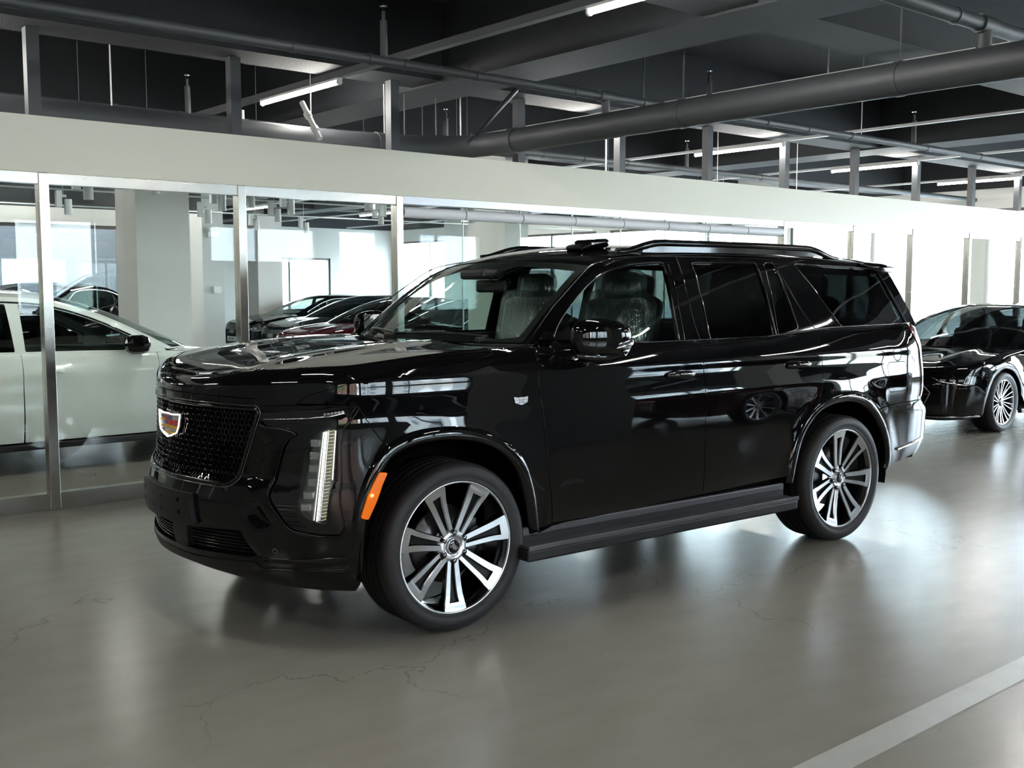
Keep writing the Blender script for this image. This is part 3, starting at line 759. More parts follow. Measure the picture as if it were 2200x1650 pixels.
# ---- pipes and conduits
def pipe(name, label, pts, r, m=M_PIPE, cat='pipe', group=None, joints=(), seg=18):
    P = [B(*p) for p in pts]
    o = tag(MB().tube(P, r, seg).build(name, m), label, cat, group)
    for (c, d, rr, w) in joints:
        c = Vector(B(*c)); d = {'u': UX, 'v': UY, 'z': Vector((0, 0, 1))}[d]
        MB().tube([c - d*w/2, c + d*w/2], rr, seg).build('coupling', m, o)
    return o
bp = [(3.62, -9, 3.05), (3.62, 2.75, 3.05)] + [(3.62 - .45 + .45*math.cos(a), 2.75 + .45*math.sin(a)*1.0, 3.05) for a in [i*PI/16 for i in range(1, 9)]] + [(2.5, 3.24, 3.03), (2.2, 3.50, 2.98), (1.4, 3.55, 2.98), (-8.8, 3.55, 2.98)]
def big_pipe():
    pts = [(3.62, -4.6, 3.05), (3.62, 3.0, 3.05), (3.60, 3.25, 3.05), (3.50, 3.46, 3.04), (3.34, 3.58, 3.03), (3.12, 3.62, 3.02), (2.8, 3.63, 3.0), (2.2, 3.63, 2.98), (-8.8, 3.63, 2.98)]
    return pipe('drain_pipe', 'thick grey pipe crossing the ceiling and turning along the top of the glass wall', pts, .112, joints=[((3.62, 2.9, 3.05), 'v', .122, .1), ((2.55, 3.63, 2.99), 'u', .122, .08), ((3.62, -1.1, 3.05), 'v', .118, .05), ((3.62, .8, 3.05), 'v', .118, .05), ((1.15, 3.63, 2.98), 'u', .120, .12)], seg=28)
big_pipe()
for v, lab, r in ((1.68, 'long grey sprinkler pipe running above the front of the SUV, parallel to the glass wall', .036), (-1.67, 'grey sprinkler pipe with black couplings at the top right corner of the picture', .048), (5.05, 'grey sprinkler pipe seen over the header, beyond the hanger posts', .04), (9.2, 'distant grey sprinkler pipe above the showroom cars', .04), (-6.2, 'grey sprinkler pipe behind the viewer', .04)):
    J = [((a, v, 3.3), 'u', r + .006, .035) for a in (.6, 1.22, 1.52, 2.2, 3.25, 3.72, 4.1, 5.9, 6.6, 7.4, 9.0, 10.3)]
    J += [((3.62, v, 3.22), 'z', r, .17), ((3.62, v, 3.3), 'u', r + .012, .16)]
    pipe('sprinkler_pipe', lab, [(U0 + .1, v, 3.3), (U1 - .1, v, 3.3)], r, group='sprinkler pipes', joints=J)
def sprinkler(u, v, lab, h=.36, rr=.018):
    t = MB(); t.tube([B(u, v, 3.33), B(u, v, 3.33 + h*.72)], rr*1.5, 10); t.tube([B(u, v, 3.33 + h*.72), B(u, v, 3.33 + h)], rr*.7, 8)
    o = tag(t.build('sprinkler_riser', M_PIPE), lab, 'sprinkler', 'upright sprinklers')
    hd_ = MB().tube([B(u, v, 3.33 + h*.9), B(u, v, 3.33 + h)], .014, 8); hd_.tube([B(u, v, 3.33 + h), B(u, v, 3.34 + h)], .03, 12); hd_.build('sprinkler_head', M_CHROME, o)
sprinkler(1.34, 1.68, 'upright sprinkler on the pipe above the SUV bonnet, near the top edge of the picture')
sprinkler(1.30, 5.05, 'upright sprinkler behind the header, between the first two hanger posts')
sprinkler(5.0, 1.68, 'upright sprinkler standing above the big pipe near the middle')
sprinkler(8.7, 1.68, 'upright sprinkler on the pipe over the rear of the SUV')
sprinkler(8.6, 5.05, 'upright sprinkler seen between the fifth and sixth hanger posts from the right')
sprinkler(4.4, 5.05, 'short upright sprinkler near the bend of the big pipe')
# steel channels that carry the lamps, hanging rods
def channel(u, v0, v1, lab, w=.07, h=.055, z=3.49, m=M_STEELP):
    c = MB(); bbox(c, u - w/2, u + w/2, v0, v1, z - h/2, z + h/2)
    return tag(c.build('lamp_channel', m), lab, 'cable channel', 'channels carrying the tube lamps')
channel(1.86, -12, 6.9, 'grey steel channel carrying the lamps over the SUV bonnet')
for u, lab in ((5.06, 'thin white channel along the big pipe'), (8.22, 'thin white channel of the middle row of tube lamps'), (11.42, 'thin white channel of the row before the white wall'), (14.62, 'thin white channel of the last row of lamps at right')):
    channel(u, -12, 24 if u > 6 else 13.9, lab, .05, .03, 3.475, M_CW)
M_TUBE = mat('led_tube', (1, 1, 1), .3, emit=(1, .97, .90), es=44.0)
LEDL = {(1.84, 4.57): 'lit white tube lamp over the header, left of centre', (1.84, .06): 'lit white tube lamp cut by the top edge of the picture', (8.2, 4.57): 'lit white tube lamp seen between hanger posts right of centre', (11.4, 4.57): 'lit white tube lamp farther right, crossed by a hanger post',
        (14.6, 4.57): 'lit white tube lamp at the right edge, in front of the white wall', (5.04, 4.57): 'lit tube lamp hidden behind the big pipe with only its end showing'}
def tube_lamp(u, v1, L=1.44):
    ORD = ['first', 'second', 'third', 'fourth', 'fifth', 'sixth', 'seventh', 'eighth']
    r_ = ORD[[-7.7, -4.56, -1.36, 1.84, 5.04, 8.2, 11.4, 14.6].index(u)]
    far = {18.1: 'fourth one beyond the glass wall', 13.6: 'third one beyond the glass wall', 9.08: 'second one beyond the glass wall', 4.57: 'right above the glass wall', .06: 'first one before the glass wall', -4.45: 'second one before the glass wall', -8.96: 'third one before the glass wall'}[v1]
    lab = LEDL.get((u, v1)) or 'lit tube lamp, %s row from left, %s' % (r_, far)
    t = thing('tube_lamp', lab, 'lamp', B(u, v1 - L/2, 3.42), BA, 'ceiling tube lamps')
    MB().tube([(0, -L/2 + .02, 0), (0, L/2 - .02, 0)], .019, 12).build('tube', M_TUBE, t)
    MB().box((0, 0, .026), (.055, L, .022), bev=.004).build('housing', M_CW, t)
    for s in (-1, 1): MB().tube([(0, s*(L/2 - .02), 0), (0, s*L/2, 0)], .026, 12).build('end_cap', M_CW, t)
for u in (-7.7, -4.56, -1.36, 1.84, 5.04, 8.2, 11.4, 14.6):
    for v in (18.1, 13.6, 9.08, 4.57, .06, -4.45, -8.96):
        if (u, v) != (5.04, .06) and v > -8 and u > -7 and not (u < 5 and v > 15): tube_lamp(u, v)
def rods(name, pts, z0, z1, lab, r=.006, group='thin hanging rods', m=None):
    for u, v in pts:
        o = tag(MB().tube([B(u, v, z0), B(u, v, z1)], r, 6).build(name, m or M_CW), lab, 'rod', group)
for u, v, z0, z1, r, m_, lab in [
    (.05, 3.63, 3.08, 4.2, .006, M_CW, 'pale rod above the header, between the two left hanger posts'), (1.15, 3.63, 3.16, 4.2, .006, M_CW, 'pale rod rising from the clamp below the lit lamp'),
    (1.82, 3.6, 3.07, 4.2, .005, M_CW, 'thin pale rod at the right end of the lit lamp over the header'), (2.62, 3.63, 3.07, 4.2, .005, M_CW, 'thin rod just right of the third visible hanger post'),
    (2.85, 3.63, 3.08, 4.2, .006, M_STEELP, 'grey rod with a clamp on the bend of the big pipe, left one'), (3.2, 3.6, 3.1, 4.2, .006, M_STEELP, 'grey rod with a clamp on the bend of the big pipe, right one'),
    (3.62, .8, 3.15, 4.2, .007, M_STEELP, 'grey rod holding the big pipe right of its middle'), (3.62, -1.1, 3.15, 4.2, .007, M_STEELP, 'grey rod holding the big pipe near the right edge'),
    (4.1, 1.68, 3.33, 4.2, .006, M_STEELP, 'thin grey rod on the sprinkler pipe left of the big pipe'), (7.6, 1.68, 3.33, 4.2, .006, M_CW, 'thin pale rod on the sprinkler pipe over the SUV rear'),
    (3.5, W0 + .35, 2.4, 4.2, .007, M_CW, 'pale rod left of the post that the big pipe crosses'), (5.5, W0 + .3, 2.4, 4.2, .009, M_CW, 'white rod just right of the hanger post under the big pipe'), (7.55, W0 + .4, 2.4, 4.2, .006, M_CW, 'pale rod in front of the middle tube lamp'), (9.35, W0 + .5, 2.4, 4.2, .006, M_CW, 'pale rod left of the lamp before the white wall')]:
    tag(MB().tube([B(u, v, z0), B(u, v, z1)], r, 6).build('hanging_rod', m_), lab, 'rod', 'thin hanging rods')
cl = MB().tube([B(1.15, 3.63, 3.09), B(1.15, 3.63, 3.17)], .035, 10); tag(cl.build('pipe_clamp', M_CW), 'pale clamp on top of the thick pipe below the lit tube lamp', 'clamp')
sb1 = MB().tube([B(1.598, 3.36, 3.25), B(1.622, 3.10, 2.915)], .024, 10); sb1.tube([B(1.603, 3.285, 3.15), B(1.606, 3.255, 3.112)], .034, 10); sb1.tube([B(1.613, 3.185, 3.023), B(1.616, 3.155, 2.985)], .034, 10)
tag(sb1.build('brace_pipe', M_CW), 'short pale slanting brace tube with two clamps above the header, below the lit lamp', 'brace')
sb2 = MB().tube([B(3.64, 2.90, 3.53), B(3.05, 2.90, 2.975)], .024, 10); sb2.tube([B(3.15, 2.90, 3.069), B(3.12, 2.90, 3.04)], .04, 10)
tag(sb2.build('brace_pipe', M_STEELP), 'dark slanting brace tube at the bend of the big pipe', 'brace')
det = MB(); det.lathe([(0, -.05), (.035, -.05), (.05, -.035), (.06, -.012), (.06, 0)], 'z', c=B(5.62, .80, 3.46), seg=24); det.tube([B(5.62, .80, 3.45), B(5.62, .80, 4.2)], .008, 8)
tag(det.build('smoke_detector', mat('white_plastic', (.8, .8, .8), .4)), 'round white smoke detector under the dark ceiling at right', 'smoke detector')
# ---- track spotlights in the showroom
M_SPOT = mat('pale_grey_lamp', (.40, .44, .45), .45)
def spot(u, v, z, lab, yaw=0.0):
    t = thing('track_spotlight', lab, 'spotlight', B(u, v, z), BA + yaw, 'track spotlights behind the glass')
    MB().box((-.06, 0, .10), (.075, .075, .22), bev=.006).build('driver_box', M_SPOT, t)
    MB().tube([(.06, 0, .10), (.062, 0, -.10)], .05, 16).build('lamp_barrel', M_SPOT, t)
    MB().box((0, 0, .14), (.08, .03, .03)).tube([(0, 0, .14), (0, 0, 4.2 - z)], .003, 6).build('bracket', M_SPOT, t)
SP = [(-.75, 5.6, 2.78, 'track spotlight at the far left edge behind the glass'), (-.35, 5.9, 2.62, 'track spotlight just left of the first steel post'), (.72, 6.4, 2.66, 'track spotlight left of the wide column'), (1.35, 6.2, 2.74, 'track spotlight in front of the wide column'),
      (2.9, 7.9, 2.72, 'track spotlight right of the wide column'), (1.6, 9.8, 2.72, 'small track spotlight left of the wide column, near the window'), (3.75, 10.2, 2.7, 'small track spotlight right of the wide column'), (2.5, 6.0, 2.74, 'track spotlight just right of the second steel post'),
      (3.05, 7.4, 2.74, 'track spotlight near the lit lamp in the second bay'), (4.15, 8.4, 2.76, 'track spotlight in the middle of the second bay'), (5.0, 10.4, 2.78, 'smaller track spotlight in the middle of the second bay'), (3.95, 6.1, 2.76, 'track spotlight at the right of the second bay'),
      (4.45, 6.9, 2.74, 'track spotlight near the third steel post'), (5.6, 8.3, 2.78, 'track spotlight touching the third steel post'), (6.8, 10.2, 2.8, 'small track spotlight left of the third steel post'), (6.2, 13.5, 2.8, 'tiny track spotlight above the distant window, left'), (7.3, 13.6, 2.8, 'tiny track spotlight above the distant window, right'),
      (5.2, 5.9, 2.76, 'track spotlight right of the third steel post'), (5.75, 6.4, 2.7, 'track spotlight before the bright windows'), (6.3, 7.1, 2.66, 'lower track spotlight before the bright windows'), (8.3, 6.3, 2.72, 'track spotlight above the windscreen of the SUV'), (8.9, 6.9, 2.7, 'lower track spotlight above the windscreen of the SUV'), (11.4, 7.2, 2.74, 'track spotlight above the roof of the SUV')]
for u, v, z, lab in SP: spot(u, v, z, lab)
for v, z in ((5.8, 3.0), (6.6, 2.96), (8.2, 2.98), (10.2, 2.98), (13.5, 3.0)):
    tag(MB().tube([B(-6, v, z), B(15, v, z)], .014, 8).build('lighting_track', M_SPOT), 'pale lighting track hung across the showroom, %s behind the glass' % {5.8: 'nearest one', 6.6: 'second one', 8.2: 'third one', 10.2: 'fourth one', 13.5: 'farthest one'}[v], 'lighting track', 'lighting tracks')
for v, b in ((5.8, 'the nearest'), (6.6, 'the second nearest'), (8.2, 'the third'), (10.2, 'the fourth'), (13.5, 'the farthest')):
    for u, c in ((-.2, 'left of the wide column'), (4.6, 'in the second bay')):
        tag(MB().tube([B(u, v, 3.0), B(u, v, 4.2)], .004, 6).build('track_rod', M_SPOT), 'thin rod holding %s lighting track %s' % (b, c), 'rod', 'rods of the lighting tracks')
# ---- off-camera side of the hall (mirrored in the paint and the glass)
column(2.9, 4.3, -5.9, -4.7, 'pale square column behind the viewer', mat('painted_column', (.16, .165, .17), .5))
def opp(u0, u1, z0, z1, m): return bbox(MB(), u0, u1, V0 + .3, V0 + .34, z0, z1)
column(9.5, 10.2, -8, -7.3, 'column of the hall behind the viewer')
# ---- outside: street surface and neighbouring houses
gr = MB(); bbox(gr, -60, U1 + .5, -60, V0 - .4, -.35, -.22); bbox(gr, U1 + .5, 90, -60, 90, -.35, -.22); bbox(gr, -60, U1 + .5, V1 + .5, 90, -.35, -.22); bbox(gr, -60, 5.1, 14.4, V1 + .5, -.35, -.22); struct('street', gr, mat('street_asphalt', (.40, .40, .39), .8))
M_F1 = mat('pale_render', (.80, .79, .76), .8, var=(.8, .08)); M_F2 = mat('grey_render', (.68, .70, .71), .8, var=(.8, .08)); M_F3 = mat('brick_render', (.34, .16, .11), .85, var=(6, .2)); M_WIN = mat('dark_window', (.30, .34, .36), .1)
def house(u0, u1, v0, v1, h, m, lab, face='u'):
    b = bbox(MB(), u0, u1, v0, v1, -.22, h); o = tag(b.build('house', m), lab, 'building', kind='structure')
    L = (v1 - v0) if face == 'u' else (u1 - u0); n = int(L/3)
    for fl in range(int(h/3)):
        for k in range(n):
            c = (v0 if face == 'u' else u0) + L*(k+.5)/n; z = .9 + fl*3
            w = MB()
            if face == 'u': bbox(w, u0 - .05, u0, c - .6, c + .6, z, z + 1.3)
            elif face == 'v0': bbox(w, c - .6, c + .6, v0 - .05, v0, z, z + 1.3)
            else: bbox(w, c - .6, c + .6, v1, v1 + .05, z, z + 1.3)
            w.build('house_window', M_WIN, o)
house(62, 70, -16, 2, 8, M_F2, 'grey house across the street, right', 'u'); house(60, 68, 10, 30, 7, M_F1, 'pale house across the street, outside the right windows', 'u')
house(-8, 5.05, 17.5, 22, 6, mat('view_dimming_facade', (.030, .031, .034), .8, var=(.8, .1)), 'dark house added close behind the left showroom window to dim its view', 'v0'); house(4, 18, 34, 40, 6, M_F1, 'pale house behind the back windows', 'v0')  # the near-black house is added to dim the overbright window view
house(-20, -4, -34, -27, 8, M_F3, 'brick house behind the viewer', 'v1'); house(0, 14, -36, -29, 7, M_F1, 'pale house behind the viewer', 'v1'); house(18, 30, -35, -28, 8, M_F2, 'grey house behind the viewer', 'v1')
hg = MB()
rnd = random.Random(3)
for k in range(20):
    u = -18 + 13*rnd.random(); v = -22 + rnd.random()*2; r = .6 + rnd.random()*.7
    bm = bmesh.new(); bmesh.ops.create_icosphere(bm, subdivisions=2, radius=r)
    V = [B(u, v, r*.8) + Vector((q.co.x, q.co.y, q.co.z))*(1 + .25*(rnd.random()-.5)) for q in bm.verts]; bm.verts.index_update(); hg.add(V, [[q.index for q in f_.verts] for f_ in bm.faces]); bm.free()
tag(hg.build('street_hedge', mat('leaf_green', (.07, .13, .03), .8, bump=(12, 1))), 'green hedge along the street behind the viewer', 'hedge', kind='structure')
# ---------------------------------------------------------------- the black luxury SUV
suv = thing('suv', 'large glossy black SUV with silver wheels and a lit crest, parked in the middle', 'car')
S_ = SUV.side
LR = SUV.pl.len
def ztop_l(l): return SUV.ztl(abs(l))
def top_edge(l0, l1, n=24, dz=0.0): return [(l0 + (l1-l0)*i/n, ztop_l(l0 + (l1-l0)*i/n) - dz) for i in range(n+1)]
def mir(p): return [(-a, b) for a, b in p[::-1]]

GR = rounded([(-.655, 1.112), (.655, 1.112), (.668, 1.095), (.552, .775), (.515, .752), (-.515, .752), (-.552, .775), (-.668, 1.095)], .02)
LG = rounded([(-.60, .550), (-.3, .528), (.3, .528), (.60, .550), (.685, .437), (.64, .428), (.3, .420), (-.3, .420), (-.64, .428), (-.685, .437)], .012)
BZ = rounded([(.672, 1.100), (.865, 1.110), (1.192, 1.132), (1.196, 1.112), (1.150, 1.062), (1.118, 1.036), (1.100, .95), (1.108, .70), (1.128, .575), (1.110, .535), (1.0, .54), (.880, .562),
      (.842, .592), (.778, .672), (.745, .722), (.752, .800), (.795, .945), (.825, .985), (.865, 1.002), (.800, 1.022), (.69, 1.028), (.655, 1.05)], .012)
SUV.scoops += [(p, (min(a for a, b in p)-.06, max(a for a, b in p)+.06, min(b for a, b in p)-.06, max(b for a, b in p)+.06), d, w) for p, d, w in [
    ([(.675, .975), (.715, .960), (.690, .83), (.665, .775), (.645, .800)], .024, .045),
    ([(.635, .680), (.700, .684), (.765, .598), (.715, .582), (.662, .620)], .026, .034),
    ([(-.62, .56), (.62, .56), (.71, .425), (-.71, .425)], .010, .03),
    ([(.70, .415), (1.16, .432), (1.16, .385), (.70, .372)], .008, .008)]]
BLOW = [(1.204, .30), (1.175, .268), (.967, .272), (.725, .292), (.479, .316), (.222, .338), (0, .343)]
ARF = [(1.204, .34), (1.206, .563), (1.231, .702), (1.266, .795), (1.325, .880)]
half = [(0, 1.157), (.45, 1.157), (.642, 1.155), (.685, 1.126), (.9, 1.132), (1.182, 1.139), (1.259, 1.024), (1.336, .927)] + smooth_line(ARF[::-1], 5) + BLOW[:-1]
bump = half + mir(half[1:])[0:] ; bump = half + [(0, .343)] + [(-a, b) for a, b in half[:0:-1]]
pm = patch(S_, bump, [GR, LG, BZ, mir(BZ)], da=.016, db=.012, edge=.014, gap=.002, flange=.03, hflange=.035)
front_bumper = pm.build('front_bumper', M_PAINT, suv)
# lower chin plate and splitter in satin grey-black
ch = patch(S_, [(-.66, .402), (-.3, .385), (.3, .385), (.66, .402), (.70, .372), (.4, .352), (0, .352), (-.4, .352), (-.70, .372)], da=.05, db=.02, gap=0, flange=.01, off=.008)
ch.build('skid_plate', M_SATIN, suv)
def offs(poly, d): return inset(poly, d)
def ribbon(name, poly, r, m, parent, off=0.0, closed=True, f=S_, seg=8, flip=False, sub=.02, both_sides=False):
    L = resample(poly, sub, closed); P = []
    for a, b in L: P.append(Vector(f(a, b)) + fd_normal(f, a, b)*off)
    mb = MB().tube(P, r, seg, closed=closed)
    if both_sides: return both(name, mb, m, parent)
    return mb.build(name, m, parent)

# ---- grille: hexagonal honeycomb between glossy frames
grille = MB(); cw, chh = .047, .0165
gy0, gy1 = .755, 1.11
def in_gr(a, b): return sdist(GRs, a, b) < -.004
GRs = inset(GR, .004)
def wall(mb, p, q, d0=-.004, d1=-.026, th=.0022):
    A0, B0 = Vector(S_(*p)), Vector(S_(*q)); nA, nB = fd_normal(S_, *p), fd_normal(S_, *q)
    t = (B0 - A0).normalized(); s = t.cross(nA).normalized()*th
    V = [A0+nA*d0-s, A0+nA*d0+s, B0+nB*d0+s, B0+nB*d0-s, A0+nA*d1-s, A0+nA*d1+s, B0+nB*d1+s, B0+nB*d1-s]
    mb.add(V, [(0, 1, 2, 3), (0, 3, 7, 4), (1, 5, 6, 2), (0, 4, 5, 1), (3, 2, 6, 7)])
row = 0; z = gy0 - .02
while z < gy1 + .03:
    a = -.70 + (cw*.75 if row % 2 else 0)
    while a < .70:
        h = [(a - cw*.32, z), (a - cw*.20, z + chh), (a + cw*.20, z + chh), (a + cw*.32, z), (a + cw*.20, z - chh), (a - cw*.20, z - chh)]
        for (p, q) in ((h[0], h[1]), (h[1], h[2]), (h[2], h[3]), (h[3], (a + cw*.75 - cw*.0, z))):
            if in_gr(*p) and in_gr(*q):
                if q == (a + cw*.75, z): continue
                wall(grille, p, q)
        if in_gr(h[4][0], h[4][1]) and in_gr(*h[3]): wall(grille, h[3], h[4])
        if in_gr(*h[5]) and in_gr(*h[0]): wall(grille, h[5], h[0])
        a += cw*1.04
    z += chh*1.0*2*.78; row += 1
M_BEAD = mat('highlight_bead_metal', (.09, .09, .10), .10, 1.0)  # lighter metal than the black bars, added to give them their highlights
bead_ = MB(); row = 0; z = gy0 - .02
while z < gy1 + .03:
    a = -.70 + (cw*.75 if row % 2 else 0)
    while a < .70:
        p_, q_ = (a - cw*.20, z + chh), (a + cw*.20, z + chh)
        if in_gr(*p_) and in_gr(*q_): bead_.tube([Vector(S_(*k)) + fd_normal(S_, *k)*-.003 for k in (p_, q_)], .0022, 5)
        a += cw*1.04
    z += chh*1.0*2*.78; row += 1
go = grille.build('grille', M_GLOSS, suv)
bead_.build('grille_highlight_bead', M_BEAD, go)
patch(S_, inset(GR, -.01), da=.08, db=.06, gap=0, flange=0, off=-.032).build('grille_backing', M_DARK, go)
ribbon('grille_frame', inset(GR, .004), .0085, M_GLOSS, go, off=-.002)
ribbon('grille_trim', inset(GR, -.012), .003, M_SHADOW, go, off=.001)
# ---- crest
cp = [(-.140, 1.050), (-.055, 1.043), (0, 1.046), (.055, 1.043), (.140, 1.050), (.128, .992), (.108, .958), (.04, .938), (0, .930), (-.04, .938), (-.108, .958), (-.128, .992)]
def crest(parent, poly, f, off, lit, kx=1.0):
    base = patch(f, poly, da=.05, db=.05, gap=0, flange=.012, off=off).build('crest', mat('crest_silver', (.55, .56, .58), .25, .9), parent)
    return base
crest_o = crest(suv, [(a*.93, .99 + (b-.99)*.93) for a, b in cp], S_, .014, True)
fr = MB(); L = resample(cp, .02)
fr.tube([Vector(S_(a, b)) + fd_normal(S_, a, b)*.018 for a, b in L], .0034, 8, closed=True)
fr.build('light_outline', mat('crest_light', (1, 1, 1), .3, emit=(1, .93, .84), es=1.0), crest_o)
def cell(a0, a1, b0, b1, m):
    # a rectangular enamel field clipped to the shield
    def lim(b): 
        xs = [(1.045, .122), (.992, .112), (.958, .094), (.94, .04), (.935, .015)]
        for (z0, w0), (z1, w1) in zip(xs, xs[1:]):
            if b >= z1: return w1 + (w0-w1)*(b-z1)/(z0-z1)
        return .01
    P = [(max(-lim(b), min(lim(b), a)), b) for a, b in ((a0, b1), (a1, b1), (a1, b0), (a0, b0))]
    if abs(P[0][0]-P[1][0]) < .003: return
    patch(S_, P, da=.1, db=.1, gap=0, flange=0, off=.0165, edge=.03).build('enamel_field', m, crest_o)
M_RED = mat('enamel_red', (.55, .02, .02), .3); M_YEL = mat('enamel_gold', (.75, .42, .04), .3, .3); M_BLU = mat('enamel_blue', (.05, .09, .30), .3); M_SIL = mat('enamel_silver', (.7, .7, .72), .25, .7)
for a0, a1, b0, b1, m in [(-.11, -.045, 1.018, 1.034, M_SHADOW), (-.12, -.045, 1.0, 1.016, M_YEL), (-.12, -.045, .986, .998, M_SIL), (-.04, -.004, 1.014, 1.034, M_RED), (0, .05, 1.018, 1.034, M_BLU), (.054, .12, 1.018, 1.034, M_SIL),
                          (-.04, -.004, .992, 1.012, M_BLU), (0, .05, .992, 1.014, M_RED), (.054, .12, .992, 1.014, M_RED), (-.12, -.045, .968, .984, M_YEL), (-.12, -.045, .95, .966, M_SHADOW),
                          (-.04, .12, .974, .989, M_YEL), (-.04, .12, .960, .972, M_SIL), (-.04, .09, .946, .958, M_YEL)]: cell(a0, a1, b0, b1, m)
# ---- lower grille
lg = MB()
for k in range(7):
    zz = .432 + k*.0165
    L = [(a, zz + .012*abs(a)/.6) for a in [-.66 + 1.32*i/40 for i in range(41)] if sdist(LG, a, zz + .012*abs(a)/.6) < 0]
    if len(L) > 2: lg.tube([Vector(S_(a, b)) + fd_normal(S_, a, b)*(-.016) for a, b in L], .0028, 6)
lgo = lg.build('lower_grille', M_GLOSS, suv)
patch(S_, inset(LG, -.01), da=.08, db=.05, gap=0, flange=0, off=-.03).build('grille_backing', M_DARK, lgo)
patch(S_, [(.085, .53), (.235, .535), (.205, .415), (.08, .412)], da=.05, db=.05, gap=0, flange=.03, off=-.002).build('radar_cover', M_SATIN, lgo)
# ---- bracket for the front plate
pb = patch(S_, rounded([(-.30, .690), (.30, .690), (.325, .545), (-.325, .545)], .012), da=.06, db=.05, gap=0, flange=.05, off=.028)
pbo = pb.build('plate_bracket', M_SATIN, suv)
for a, b in ((.22, .655), (.225, .598), (-.22, .655), (-.225, .598), (.05, .650), (-.05, .655), (.05, .592), (-.05, .594)):
    r = .013 if abs(a) > .1 else .007
    patch(S_, [(a + r*math.cos(t), b + r*.9*math.sin(t)) for t in [i*PI/6 for i in range(12)]], da=.05, db=.05, gap=0, flange=0, off=.0290, edge=.02).build('screw_recess', M_DARK, pbo)
